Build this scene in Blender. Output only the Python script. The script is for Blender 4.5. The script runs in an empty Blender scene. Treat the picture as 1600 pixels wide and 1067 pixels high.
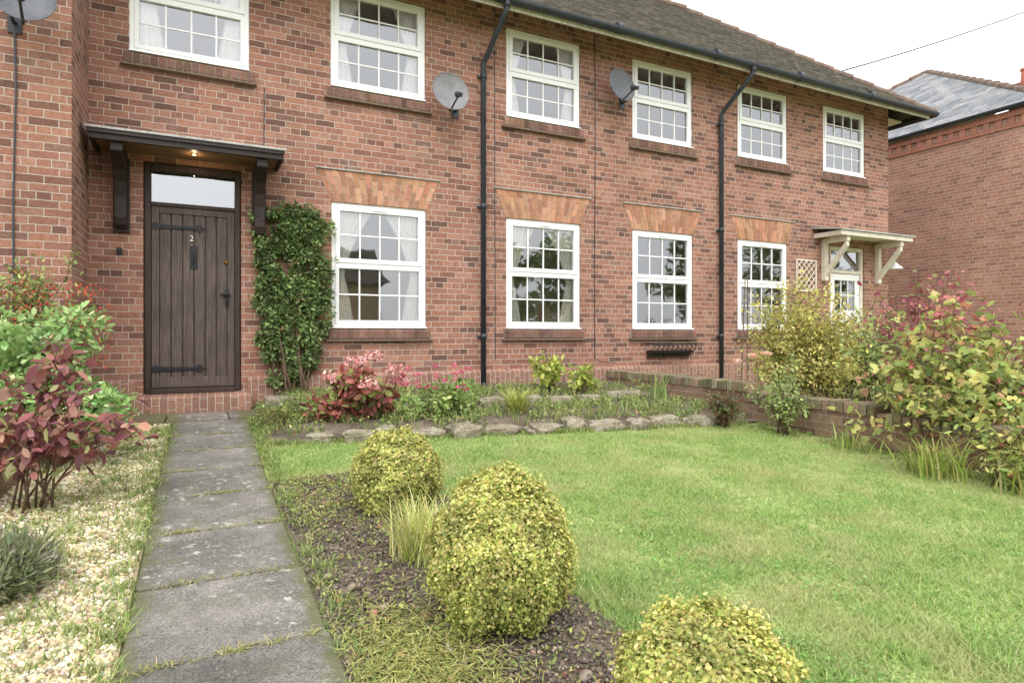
import bpy, math, random
import numpy as np
from mathutils import Vector, Matrix, noise
random.seed(7); rng = np.random.default_rng(7)
S = bpy.context.scene; C = S.collection
D = 7.736          # the facade plane y = D, metres; house ground z = 0
CAMZ = 0.85
PI = math.pi
def L1(c):
    c /= 255.0
    return c/12.92 if c <= .04045 else ((c+.055)/1.055)**2.4
def rgb(r, g, b): return (L1(r), L1(g), L1(b))
def gz(y):
    y = np.clip(y, -6, 7.3)
    return -.048*(7.3-y)

# ------------------------------------------------------------------ tagging
def tag(o, label=None, cat=None, group=None, kind=None):
    if label: o['label'] = label
    if cat: o['category'] = cat
    if group: o['group'] = group
    if kind: o['kind'] = kind
    return o
def root(name, loc, label, cat, group=None):
    o = bpy.data.objects.new(name, None); C.objects.link(o); o.location = loc
    o.empty_display_size = .2
    return tag(o, label, cat, group)
def world_loc(o):
    p = Vector((0, 0, 0))
    while o is not None:
        p += Vector(o.location); o = o.parent
    return p
def finish(name, me, mat, parent, origin):
    o = bpy.data.objects.new(name, me); C.objects.link(o)
    if parent is not None: o.parent = parent
    elif origin is not None: o.location = origin
    if mat: me.materials.append(mat)
    return o
def np_mesh(name, V, F, mat, col=None, parent=None, origin=None, smooth=False):
    V = np.asarray(V, dtype=np.float32)
    off = world_loc(parent) if parent is not None else Vector(origin or (0, 0, 0))
    V = V - np.array(off, dtype=np.float32)[None]
    F = np.asarray(F, dtype=np.int32); m, k = F.shape
    me = bpy.data.meshes.new(name)
    me.vertices.add(len(V)); me.vertices.foreach_set('co', V.ravel())
    me.loops.add(m*k); me.loops.foreach_set('vertex_index', F.ravel())
    me.polygons.add(m); me.polygons.foreach_set('loop_start', np.arange(0, m*k, k, dtype=np.int32))
    if smooth: me.polygons.foreach_set('use_smooth', np.ones(m, dtype=bool))
    me.update(calc_edges=True)
    if col is not None:
        a = me.color_attributes.new('col', 'FLOAT_COLOR', 'POINT')
        cc = np.ones((len(V), 4), dtype=np.float32); cc[:, :3] = col
        a.data.foreach_set('color', cc.ravel())
    return finish(name, me, mat, parent, origin)

class MB:
    def __init__(s): s.v = []; s.f = []; s.c = []
    def add(s, vs, fs, col=(1, 1, 1)):
        n = len(s.v); s.v += [tuple(p) for p in vs]
        s.f += [tuple(i+n for i in f) for f in fs]; s.c += [tuple(col)]*len(vs); return s
    def box(s, x0, x1, y0, y1, z0, z1, col=(1, 1, 1)):
        vs = [(x0,y0,z0),(x1,y0,z0),(x1,y1,z0),(x0,y1,z0),(x0,y0,z1),(x1,y0,z1),(x1,y1,z1),(x0,y1,z1)]
        return s.add(vs, [(0,3,2,1),(4,5,6,7),(0,1,5,4),(1,2,6,5),(2,3,7,6),(3,0,4,7)], col)
    def hexa(s, vs, col=(1, 1, 1)):
        return s.add(vs, [(0,3,2,1),(4,5,6,7),(0,1,5,4),(1,2,6,5),(2,3,7,6),(3,0,4,7)], col)
    def prism_x(s, prof, x0, x1, col=(1, 1, 1)):      # prof: (y,z) list
        n = len(prof)
        vs = [(x0, p[0], p[1]) for p in prof] + [(x1, p[0], p[1]) for p in prof]
        fs = [tuple(range(n)), tuple(range(2*n-1, n-1, -1))] + [(i, i+n, (i+1) % n+n, (i+1) % n) for i in range(n)]
        return s.add(vs, fs, col)
    def prism_y(s, prof, y0, y1, col=(1, 1, 1)):      # prof: (x,z) list
        n = len(prof)
        vs = [(p[0], y0, p[1]) for p in prof] + [(p[0], y1, p[1]) for p in prof]
        fs = [tuple(range(n)), tuple(range(2*n-1, n-1, -1))] + [(i, i+n, (i+1) % n+n, (i+1) % n) for i in range(n)]
        return s.add(vs, fs, col)
    def tube(s, pts, r, n=7, col=(1, 1, 1), cap=True):
        pts = [Vector(p) for p in pts]; k = len(pts)
        rs = r if isinstance(r, (list, tuple)) else [r]*k
        vs = []; ref = Vector((0.13, .37, .92)).normalized()
        for i, p in enumerate(pts):
            t = (pts[min(i+1, k-1)]-pts[max(i-1, 0)]).normalized()
            a = t.cross(ref)
            if a.length < .05: a = t.cross(Vector((1, 0, 0)))
            a.normalize(); b = t.cross(a)
            for j in range(n):
                th = 2*PI*j/n; vs.append(p+(a*math.cos(th)+b*math.sin(th))*rs[i])
        fs = [(i*n+j, i*n+(j+1) % n, (i+1)*n+(j+1) % n, (i+1)*n+j) for i in range(k-1) for j in range(n)]
        if cap: fs += [tuple(range(n-1, -1, -1)), tuple((k-1)*n+j for j in range(n))]
        return s.add(vs, fs, col)
    def lathe(s, c, axis, prof, n=20, col=(1, 1, 1)):  # prof: (dist along axis, radius)
        c = Vector(c); ax = Vector(axis).normalized()
        a = ax.cross(Vector((0, 0, 1)) if abs(ax.z) < .9 else Vector((1, 0, 0))).normalized(); b = ax.cross(a)
        vs = [c+ax*h+(a*math.cos(2*PI*j/n)+b*math.sin(2*PI*j/n))*r for h, r in prof for j in range(n)]
        fs = [(i*n+j, i*n+(j+1) % n, (i+1)*n+(j+1) % n, (i+1)*n+j) for i in range(len(prof)-1) for j in range(n)]
        return s.add(vs, fs, col)
    def build(s, name, mat, parent=None, origin=None, smooth=False, bevel=0):
        off = world_loc(parent) if parent is not None else Vector(origin or (0, 0, 0))
        me = bpy.data.meshes.new(name)
        me.from_pydata([tuple(Vector(p)-off) for p in s.v], [], s.f)
        a = me.color_attributes.new('col', 'FLOAT_COLOR', 'POINT')
        a.data.foreach_set('color', np.array([c+(1,) for c in s.c], dtype=np.float32).ravel())
        if smooth: me.polygons.foreach_set('use_smooth', [True]*len(me.polygons))
        me.update()
        o = finish(name, me, mat, parent, origin)
        if bevel:
            b = o.modifiers.new('bevel', 'BEVEL'); b.width = bevel; b.segments = 2; b.limit_method = 'ANGLE'
        return o

# ------------------------------------------------------------------ materials
def new_mat(name):
    m = bpy.data.materials.new(name); m.use_nodes = True
    nt = m.node_tree; nt.nodes.clear()
    out = nt.nodes.new('ShaderNodeOutputMaterial'); p = nt.nodes.new('ShaderNodeBsdfPrincipled')
    nt.links.new(p.outputs[0], out.inputs[0])
    return m, nt, p, out
def N(nt, t, **kw):
    n = nt.nodes.new(t)
    for k, v in kw.items(): setattr(n, k, v)
    return n
def ramp(nt, fac, stops, interp='LINEAR'):
    r = N(nt, 'ShaderNodeValToRGB'); r.color_ramp.interpolation = interp
    e = r.color_ramp.elements
    while len(e) < len(stops): e.new(.5)
    for i, (p, c) in enumerate(stops):
        e[i].position = p; e[i].color = (c[0], c[1], c[2], 1) if isinstance(c, tuple) else (c, c, c, 1)
    nt.links.new(fac, r.inputs[0]); return r.outputs[0]
def nz(nt, vec, scale, detail=4, rough=.55, out=0):
    n = N(nt, 'ShaderNodeTexNoise'); n.inputs['Scale'].default_value = scale
    n.inputs['Detail'].default_value = detail; n.inputs['Roughness'].default_value = rough
    if vec is not None: nt.links.new(vec, n.inputs['Vector'])
    return n.outputs[out]
def mixc(nt, a, b, fac, mode='MIX'):
    m = N(nt, 'ShaderNodeMix', data_type='RGBA', blend_type=mode)
    for sock, v in ((m.inputs[0], fac), (m.inputs[6], a), (m.inputs[7], b)):
        if hasattr(v, 'is_linked'): nt.links.new(v, sock)
        elif isinstance(v, tuple): sock.default_value = (v[0], v[1], v[2], 1)
        else: sock.default_value = v
    return m.outputs[2]
def pos(nt): return N(nt, 'ShaderNodeNewGeometry').outputs['Position']
def bump(nt, p, h, strength=.4, dist=.01):
    b = N(nt, 'ShaderNodeBump'); b.inputs['Strength'].default_value = strength; b.inputs['Distance'].default_value = dist
    nt.links.new(h, b.inputs['Height']); nt.links.new(b.outputs[0], p.inputs['Normal'])
def simple(name, stops, scale=8, rough=.7, spec=.3, bs=.2, bd=.004, fine=None, metal=0, use_col=False):
    m, nt, p, out = new_mat(name); P = pos(nt)
    n1 = nz(nt, P, scale, 4, .6); c = ramp(nt, n1, stops)
    if fine:
        f = ramp(nt, nz(nt, P, fine, 2, .6), [(.35, .76), (.65, 1.15)]); c = mixc(nt, c, f, 1.0, 'MULTIPLY')
    if use_col:
        a = N(nt, 'ShaderNodeAttribute', attribute_name='col'); c = mixc(nt, c, a.outputs['Color'], 1.0, 'MULTIPLY')
    nt.links.new(c, p.inputs['Base Color'])
    p.inputs['Roughness'].default_value = rough; p.inputs['Specular IOR Level'].default_value = spec
    p.inputs['Metallic'].default_value = metal
    if bs: bump(nt, p, nz(nt, P, fine or scale*6, 3, .6), bs, bd)
    return m
def brick_mat(name, plane, stops, mortar, bw=.225, bh=.073, ms=.0046, bs=.55, squash=4, stain=(.84, 1.1), eff=.2):
    m, nt, p, out = new_mat(name); P = pos(nt)
    sx = N(nt, 'ShaderNodeSeparateXYZ'); nt.links.new(P, sx.inputs[0])
    cb = N(nt, 'ShaderNodeCombineXYZ'); nt.links.new(sx.outputs['XYZ'.index(plane[0])], cb.inputs[0]); nt.links.new(sx.outputs['XYZ'.index(plane[1])], cb.inputs[1])
    dn = N(nt, 'ShaderNodeVectorMath', operation='SCALE'); nt.links.new(nz(nt, P, 11, 2, .5, 1), dn.inputs[0]); dn.inputs['Scale'].default_value = .013
    ad = N(nt, 'ShaderNodeVectorMath', operation='ADD'); nt.links.new(cb.outputs[0], ad.inputs[0]); nt.links.new(dn.outputs[0], ad.inputs[1])
    b = N(nt, 'ShaderNodeTexBrick'); nt.links.new(ad.outputs[0], b.inputs['Vector'])
    b.offset = .5; b.squash = .5; b.squash_frequency = squash
    for k, v in (('Color1', (0,0,0,1)), ('Color2', (1,1,1,1)), ('Mortar', (.5,.5,.5,1)), ('Scale', 1), ('Mortar Size', ms), ('Mortar Smooth', .45), ('Bias', 0), ('Brick Width', bw), ('Row Height', bh)):
        b.inputs[k].default_value = v
    c = ramp(nt, b.outputs['Color'], stops)
    gr = ramp(nt, nz(nt, P, 48, 3, .7), [(.3, .72), (.7, 1.2)]); c = mixc(nt, c, gr, 1.0, 'MULTIPLY')
    c = mixc(nt, c, mortar, b.outputs['Fac'])
    st = ramp(nt, nz(nt, P, .9, 4, .65), [(.3, stain[0]), (.7, stain[1])]); c = mixc(nt, c, st, 1.0, 'MULTIPLY')
    ef = ramp(nt, nz(nt, P, 2.6, 4, .75), [(.54, 0.0), (.8, eff)]); c = mixc(nt, c, rgb(188, 175, 162), ef)
    nt.links.new(c, p.inputs['Base Color']); p.inputs['Roughness'].default_value = .88; p.inputs['Specular IOR Level'].default_value = .2
    inv = N(nt, 'ShaderNodeMath', operation='MULTIPLY_ADD'); nt.links.new(b.outputs['Fac'], inv.inputs[0]); inv.inputs[1].default_value = -1
    nt.links.new(gr, inv.inputs[2])
    bump(nt, p, inv.outputs[0], bs, .006)
    return m
BR = [(0, rgb(104, 78, 69)), (.14, rgb(126, 90, 78)), (.3, rgb(148, 105, 89)), (.5, rgb(162, 117, 98)), (.66, rgb(142, 100, 86)), (.84, rgb(168, 125, 106)), (1, rgb(120, 93, 83))]
M = {}
M['brick'] = brick_mat('brick_facade', 'XZ', BR, rgb(186, 174, 162))
M['brick_side'] = brick_mat('brick_return', 'YZ', BR, rgb(186, 174, 162))
BN = [(0, rgb(142, 104, 91)), (.4, rgb(170, 126, 108)), (.7, rgb(158, 116, 101)), (1, rgb(178, 136, 118))]
M['brick_far'] = brick_mat('brick_neighbour', 'YZ', BN, rgb(188, 177, 166), eff=.3)
M['brick_far_x'] = brick_mat('brick_neighbour_front', 'XZ', BN, rgb(188, 177, 166))
M['plinth'] = brick_mat('brick_plinth', 'ZX', [(0, rgb(132, 100, 87)), (.5, rgb(158, 120, 102)), (1, rgb(144, 110, 96))], rgb(184, 172, 160), bw=.225, bh=.075)
GB = [(0, rgb(108, 84, 71)), (.4, rgb(146, 113, 94)), (.7, rgb(130, 107, 88)), (1, rgb(162, 134, 112))]
M['gbrick'] = brick_mat('brick_garden', 'YZ', GB, rgb(156, 147, 132), stain=(.65, 1.1), eff=.3)
M['opp'] = brick_mat('brick_buff', 'XZ', [(0, rgb(160, 136, 106)), (1, rgb(196, 172, 136))], rgb(196, 184, 166))
M['voussoir'] = simple('voussoir', [(.3, (.8, .8, .8)), (.7, (1.1, 1.1, 1.1))], 14, .85, .2, .4, .004, 70, use_col=True)
M['white'] = simple('white_upvc', [(.3, (.80, .81, .81)), (.7, (.84, .84, .84))], 2, .35, .4, 0)
M['cream'] = simple('cream_paint', [(.3, rgb(206, 196, 180)), (.7, rgb(226, 218, 204))], 9, .6, .3, .2, .002, 60)
M['soffit'] = simple('soffit_paint', [(.3, rgb(206, 200, 190)), (.7, rgb(232, 228, 220))], 5, .6, .3, .1, .002, 40)
M['black'] = simple('black_metal', [(.3, (.012, .013, .016)), (.7, (.028, .03, .034))], 12, .45, .45, .15, .002, 90)
M['pipe'] = simple('dark_grey_plastic', [(.3, rgb(42, 46, 54)), (.7, rgb(56, 60, 68))], 5, .4, .45, 0)
M['iron'] = simple('wrought_iron', [(.3, (.010, .010, .012)), (.7, (.022, .022, .026))], 30, .5, .4, .3, .002, 120)
M['dish'] = simple('dish_grey', [(.3, rgb(116, 115, 118)), (.7, rgb(138, 137, 139))], 6, .55, .35, .1, .001, 90)
M['dish_dark'] = simple('dish_dark_grey', [(.3, rgb(84, 86, 92)), (.7, rgb(106, 108, 113))], 6, .55, .35, .1, .001, 90)
M['lead'] = simple('lead_grey', [(.3, rgb(150, 150, 148)), (.7, rgb(190, 188, 182))], 10, .7, .3, .2, .002, 60)
M['brass'] = simple('brass', [(.3, rgb(190, 150, 70)), (.7, rgb(214, 176, 96))], 8, .3, .5, 0, metal=.9)
M['ivory'] = simple('ivory_paint', [(.3, rgb(226, 218, 196)), (.7, rgb(236, 228, 210))], 8, .5, .3, 0)
M['terracotta'] = simple('ridge_terracotta', [(.3, rgb(96, 82, 74)), (.7, rgb(138, 118, 104))], 7, .85, .2, .4, .004, 50)
def wood_mat(name, ca, cb, axis='Z', rough=.52):
    m, nt, p, out = new_mat(name); P = pos(nt)
    mp = N(nt, 'ShaderNodeMapping'); nt.links.new(P, mp.inputs[0])
    mp.inputs['Scale'].default_value = {'Z': (28, 28, 1.6), 'X': (1.6, 28, 28), 'Y': (28, 1.6, 28)}[axis]
    n1 = nz(nt, mp.outputs[0], 2.2, 5, .7); c = ramp(nt, n1, [(.3, ca), (.7, cb)])
    st = ramp(nt, nz(nt, P, 2.2, 3), [(.3, .72), (.7, 1.18)]); c = mixc(nt, c, st, 1.0, 'MULTIPLY')
    nt.links.new(c, p.inputs['Base Color']); p.inputs['Roughness'].default_value = rough; p.inputs['Specular IOR Level'].default_value = .3
    bump(nt, p, n1, .35, .004); return m
M['oak'] = wood_mat('dark_oak', rgb(60, 51, 49), rgb(110, 96, 90), rough=.6)
M['oak_frame'] = wood_mat('dark_oak_frame', rgb(44, 34, 31), rgb(76, 61, 55))
M['timber'] = wood_mat('canopy_timber', rgb(36, 29, 28), rgb(60, 48, 46), 'X')
M['board'] = wood_mat('canopy_boarding', rgb(110, 84, 62), rgb(150, 118, 88), 'X')
M['cane'] = wood_mat('cane', rgb(70, 60, 50), rgb(120, 104, 84))
M['sleeper'] = wood_mat('edging_timber', rgb(96, 78, 60), rgb(150, 124, 96), 'Y', .8)
def tile_mat(name, pitch, stops, moss, mossamt, bw, bh, axis='X'):
    m, nt, p, out = new_mat(name); P = pos(nt)
    sx = N(nt, 'ShaderNodeSeparateXYZ'); nt.links.new(P, sx.inputs[0])
    mu = N(nt, 'ShaderNodeMath', operation='MULTIPLY'); nt.links.new(sx.outputs[2], mu.inputs[0]); mu.inputs[1].default_value = 1/math.sin(pitch)
    cb = N(nt, 'ShaderNodeCombineXYZ'); nt.links.new(sx.outputs['XYZ'.index(axis)], cb.inputs[0]); nt.links.new(mu.outputs[0], cb.inputs[1])
    b = N(nt, 'ShaderNodeTexBrick'); nt.links.new(cb.outputs[0], b.inputs['Vector'])
    for k, v in (('Color1', (0,0,0,1)), ('Color2', (1,1,1,1)), ('Mortar', (.1,.1,.1,1)), ('Scale', 1), ('Mortar Size', .004), ('Brick Width', bw), ('Row Height', bh)):
        b.inputs[k].default_value = v
    c = ramp(nt, b.outputs['Color'], stops)
    c = mixc(nt, c, (.03, .028, .026), b.outputs['Fac'])
    c = mixc(nt, c, ramp(nt, nz(nt, P, 30, 3, .7), [(.3, .6), (.7, 1.3)]), 1.0, 'MULTIPLY')
    mf = ramp(nt, nz(nt, P, 4.5, 5, .75), [(.5-mossamt, 0.0), (.72-mossamt*.5, .8)]); c = mixc(nt, c, moss, mf)
    nt.links.new(c, p.inputs['Base Color']); p.inputs['Roughness'].default_value = .9; p.inputs['Specular IOR Level'].default_value = .25
    bump(nt, p, nz(nt, P, 26, 4, .65), .7, .02); return m
PITCH = math.radians(40)
M['tile'] = tile_mat('roof_tile', PITCH, [(0, rgb(66, 63, 60)), (.5, rgb(90, 84, 78)), (1, rgb(108, 99, 90))], rgb(80, 80, 58), .08, .165, .1)
M['slate'] = tile_mat('roof_slate', math.radians(33), [(0, rgb(104, 108, 114)), (.5, rgb(128, 130, 134)), (1, rgb(148, 148, 148))], rgb(150, 146, 132), -.02, .28, .22, 'Y')
def glass_mat(name, add, mult, tint=.95):
    m, nt, p, out = new_mat(name); nt.nodes.remove(p)
    gl = N(nt, 'ShaderNodeBsdfGlossy'); gl.inputs['Roughness'].default_value = .02; gl.inputs['Color'].default_value = (.95, .97, 1, 1)
    tr = N(nt, 'ShaderNodeBsdfTransparent'); tr.inputs['Color'].default_value = (tint, tint+.01, tint+.005, 1)
    fr = N(nt, 'ShaderNodeFresnel'); fr.inputs['IOR'].default_value = 1.6
    mx = N(nt, 'ShaderNodeMath', operation='MULTIPLY_ADD'); nt.links.new(fr.outputs[0], mx.inputs[0]); mx.inputs[1].default_value = mult; mx.inputs[2].default_value = add
    bp = N(nt, 'ShaderNodeBump'); bp.inputs['Strength'].default_value = .03; bp.inputs['Distance'].default_value = .05
    nt.links.new(nz(nt, pos(nt), 3, 1), bp.inputs['Height']); nt.links.new(bp.outputs[0], gl.inputs['Normal'])
    ms = N(nt, 'ShaderNodeMixShader'); nt.links.new(mx.outputs[0], ms.inputs[0]); nt.links.new(tr.outputs[0], ms.inputs[1]); nt.links.new(gl.outputs[0], ms.inputs[2])
    nt.links.new(ms.outputs[0], out.inputs[0]); return m
M['glass'] = glass_mat('window_glass', .15, 1.2)
M['fan'] = glass_mat('fanlight_glass', .26, 1.0)
def leaf_mat(name, trans=.3, rough=.5):
    m, nt, p, out = new_mat(name)
    a = N(nt, 'ShaderNodeAttribute', attribute_name='col')
    nt.links.new(a.outputs['Color'], p.inputs['Base Color']); p.inputs['Roughness'].default_value = rough; p.inputs['Specular IOR Level'].default_value = .3
    if trans:
        t = N(nt, 'ShaderNodeBsdfTranslucent'); nt.links.new(a.outputs['Color'], t.inputs['Color'])
        ms = N(nt, 'ShaderNodeMixShader'); ms.inputs[0].default_value = trans
        nt.links.new(p.outputs[0], ms.inputs[1]); nt.links.new(t.outputs[0], ms.inputs[2]); nt.links.new(ms.outputs[0], out.inputs[0])
    return m
M['leaf'] = leaf_mat('leaf', .38); M['petal'] = leaf_mat('petal', .25, .6)
M['grass'] = leaf_mat('grass_blade', .35, .6)
M['bits'] = leaf_mat('stone_bits', 0.0, .85)
M['stem'] = simple('stem', [(.3, rgb(84, 66, 54)), (.7, rgb(122, 102, 84))], 20, .85, .2, 0)
M['trunk'] = simple('bark', [(.3, rgb(70, 58, 48)), (.7, rgb(104, 90, 76))], 6, .9, .2, .6, .02, 18)
def lace_mat(name, sc, dark):
    m, nt, p, out = new_mat(name); P = pos(nt)
    v = N(nt, 'ShaderNodeTexVoronoi'); v.inputs['Scale'].default_value = sc; nt.links.new(P, v.inputs['Vector'])
    c = ramp(nt, v.outputs['Distance'], [(.18, dark), (.34, rgb(247, 244, 238))])
    nt.links.new(c, p.inputs['Base Color']); p.inputs['Roughness'].default_value = .9
    t = N(nt, 'ShaderNodeBsdfTranslucent'); nt.links.new(c, t.inputs['Color'])
    ms = N(nt, 'ShaderNodeMixShader'); ms.inputs[0].default_value = .08
    nt.links.new(p.outputs[0], ms.inputs[1]); nt.links.new(t.outputs[0], ms.inputs[2]); nt.links.new(ms.outputs[0], out.inputs[0]); return m
M['lace'] = lace_mat('lace_curtain', 22, rgb(228, 220, 202)); M['net'] = lace_mat('net_curtain', 30, rgb(240, 236, 230))
M['room'] = simple('room_wall', [(.3, rgb(206, 200, 190)), (.7, rgb(220, 214, 202))], 1, .9, .2, 0)
M['ground'] = simple('ground_earth', [(.35, rgb(114, 122, 76)), (.5, rgb(138, 146, 92)), (.65, rgb(128, 116, 94))], 1.6, .95, .1, .5, .02, 30)
M['lawn'] = simple('lawn_soil', [(.3, rgb(136, 152, 92)), (.5, rgb(156, 170, 108)), (.7, rgb(168, 172, 122))], 2.5, .95, .1, .6, .02, 40)
M['soil'] = simple('dark_soil', [(.3, rgb(84, 75, 66)), (.5, rgb(108, 97, 85)), (.7, rgb(126, 114, 99))], 5, .95, .15, .8, .02, 45)
M['gravelbed'] = simple('gravel_base', [(.3, rgb(150, 136, 106)), (.7, rgb(190, 176, 144))], 20, .95, .1, .8, .015, 60)
def rock_mat():
    m, nt, p, out = new_mat('sandstone'); P = pos(nt)
    c = ramp(nt, nz(nt, P, 5, 5, .65), [(.28, rgb(116, 108, 95)), (.5, rgb(160, 150, 131)), (.72, rgb(188, 180, 163))])
    c = mixc(nt, c, ramp(nt, nz(nt, P, 34, 3, .7), [(.3, .66), (.7, 1.2)]), 1.0, 'MULTIPLY')
    mo = ramp(nt, nz(nt, P, 8, 5, .75), [(.52, 0.0), (.68, .8)]); c = mixc(nt, c, rgb(110, 112, 78), mo)
    nt.links.new(c, p.inputs['Base Color']); p.inputs['Roughness'].default_value = .92; p.inputs['Specular IOR Level'].default_value = .15
    bump(nt, p, nz(nt, P, 28, 5, .7), .9, .03); return m
M['rock'] = rock_mat()
def conc_mat():
    m, nt, p, out = new_mat('path_concrete'); P = pos(nt)
    c = ramp(nt, nz(nt, P, 2.6, 6, .72), [(.28, rgb(88, 86, 83)), (.5, rgb(117, 114, 110)), (.72, rgb(147, 143, 137))])
    c = mixc(nt, c, ramp(nt, nz(nt, P, 120, 3, .7), [(.34, .5), (.5, 1.0), (.68, 1.5)]), 1.0, 'MULTIPLY')
    wv = N(nt, 'ShaderNodeVectorMath', operation='SCALE'); nt.links.new(nz(nt, P, 14, 3, .6, 1), wv.inputs[0]); wv.inputs['Scale'].default_value = .12
    wa = N(nt, 'ShaderNodeVectorMath', operation='ADD'); nt.links.new(P, wa.inputs[0]); nt.links.new(wv.outputs[0], wa.inputs[1])
    lm = ramp(nt, nz(nt, P, 2.2, 3), [(.40, 0.0), (.53, 1.0)])
    for sc, thr, cc, am in ((11, (.15, .26), rgb(192, 193, 186), .75), (34, (.18, .32), rgb(176, 175, 166), .6)):
        v = N(nt, 'ShaderNodeTexVoronoi'); v.inputs['Scale'].default_value = sc; nt.links.new(wa.outputs[0], v.inputs['Vector'])
        lf = mixc(nt, ramp(nt, v.outputs['Distance'], [(thr[0], am), (thr[1], 0.0)]), lm, 1.0, 'MULTIPLY'); c = mixc(nt, c, cc, lf)
    mo = ramp(nt, nz(nt, P, 5, 5, .75), [(.53, 0.0), (.7, .65)]); c = mixc(nt, c, rgb(100, 100, 74), mo)
    sx = N(nt, 'ShaderNodeSeparateXYZ'); nt.links.new(P, sx.inputs[0])
    dx = N(nt, 'ShaderNodeMath', operation='SUBTRACT'); nt.links.new(sx.outputs[0], dx.inputs[0]); dx.inputs[1].default_value = .08
    ab = N(nt, 'ShaderNodeMath', operation='ABSOLUTE'); nt.links.new(dx.outputs[0], ab.inputs[0])
    nn = N(nt, 'ShaderNodeMath', operation='MULTIPLY_ADD'); nt.links.new(nz(nt, P, 7, 5, .75), nn.inputs[0]); nn.inputs[1].default_value = .24; nt.links.new(ab.outputs[0], nn.inputs[2])
    em = ramp(nt, nn.outputs[0], [(.36, 0.0), (.43, .8)]); c = mixc(nt, c, rgb(98, 100, 68), em)
    a = N(nt, 'ShaderNodeAttribute', attribute_name='col'); c = mixc(nt, c, a.outputs['Color'], 1.0, 'MULTIPLY')
    nt.links.new(c, p.inputs['Base Color']); p.inputs['Roughness'].default_value = .88; p.inputs['Specular IOR Level'].default_value = .2
    bump(nt, p, nz(nt, P, 110, 4, .7), .55, .006); return m
M['concrete'] = conc_mat()

# ------------------------------------------------------------------ foliage tools
OVAL = (np.array([(0,0,0),(.32,.24,.05),(.72,.21,.03),(1,0,-.06),(.72,-.21,.03),(.32,-.24,.05)], float), np.array([(0,3,2,1),(0,5,4,3)]))
NARROW = (np.array([(0,0,0),(.35,.1,.03),(.75,.08,.02),(1,0,-.1),(.75,-.08,.02),(.35,-.1,.03)], float), np.array([(0,3,2,1),(0,5,4,3)]))
ROUND = (np.array([(0,0,0),(.25,.36,.05),(.7,.38,.06),(1,0,-.04),(.7,-.38,.06),(.25,-.36,.05)], float), np.array([(0,3,2,1),(0,5,4,3)]))
LOBED = (np.array([(0,0,0),(.1,.42,.03),(.42,.30,.05),(.80,.40,-.05),(1.05,0,-.08),(.80,-.40,-.05),(.42,-.30,.05),(.1,-.42,.03),(.62,.16,.02),(.62,-.16,.02)], float),
         np.array([(0,8,2,1),(0,7,6,9),(0,4,3,8),(0,9,5,4)]))
def ico_template(sub=0):
    import bmesh
    bm = bmesh.new(); bmesh.ops.create_icosphere(bm, subdivisions=sub+1, radius=1.0)
    v = np.array([p.co[:] for p in bm.verts]); f = np.array([[q.index for q in t.verts] for t in bm.faces]); bm.free(); return v, f
ICO = ico_template(0); ICO2 = ico_template(1); ICO4 = ico_template(3)
def unit(a): return a/np.maximum(np.linalg.norm(a, axis=-1, keepdims=True), 1e-9)
def frames(T, Nn):
    T = unit(T); Nn = Nn-(Nn*T).sum(-1, keepdims=True)*T; Nn = unit(Nn); B = np.cross(Nn, T)
    return np.stack([T, B, Nn], axis=-1)
def frames_n(Nn, T):      # keeps the normal, bends the leaf direction into its plane
    Nn = unit(Nn); T = T-(T*Nn).sum(-1, keepdims=True)*Nn; T = unit(T); B = np.cross(Nn, T)
    return np.stack([T, B, Nn], axis=-1)
def instance(tmpl, P, R, Sz):
    tv, tf = tmpl; n = len(P); k = len(tv)
    if Sz.ndim == 1: Sz = np.repeat(Sz[:, None], 3, 1)
    loc = tv[None]*Sz[:, None, :]
    V = np.einsum('nij,nkj->nki', R, loc)+P[:, None, :]
    F = tf[None]+(np.arange(n)*k)[:, None, None]
    return V.reshape(-1, 3), F.reshape(-1, tf.shape[1])
def rand_unit(n): return unit(rng.normal(size=(n, 3)))
def pick(palette, n, var=.12):
    cs = np.array([c for c, w in palette]); ws = np.array([w for c, w in palette], float); ws /= ws.sum()
    c = cs[rng.choice(len(cs), n, p=ws)]
    return np.clip(c*(1+rng.normal(size=(n, 1))*var*1.3)*(1+rng.normal(size=(n, 3))*var*.4), .003, .95)
def leaves(clumps, n, size, palette, tmpl=OVAL, inner=.55, up=.5, droop=.1, var=.14, ctint=.16, wild=.7, clip=None):
    cl = np.array([c[:6] for c in clumps], float)
    w = np.array([(c[6] if len(c) > 6 else c[3]*c[4]+c[4]*c[5]+c[3]*c[5]) for c in clumps], float); w /= w.sum()
    idx = rng.choice(len(cl), n, p=w); u = rand_unit(n)
    r = inner+(1-inner)*rng.random(n)**.8; r *= 1+rng.normal(size=n)*.06
    P = cl[idx, :3]+u*r[:, None]*cl[idx, 3:6]
    if clip is not None:
        k = clip(P); P = P[k]; u = u[k]; idx = idx[k]; n = len(P)
    T = u*.6+rand_unit(n)*wild; T[:, 2] -= droop
    Nn = u*.8+rand_unit(n)*.6; Nn[:, 2] += up
    sz = size*(.6+.7*rng.random(n))
    V, F = instance(tmpl, P, frames(T, Nn), sz)
    col = pick(palette, n, var); ct = 1+rng.normal(size=len(cl))*ctint; col = col*np.clip(ct[idx], .5, 1.5)[:, None]
    return V, F, np.repeat(np.clip(col, .003, .9), len(tmpl[0]), 0)
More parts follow.
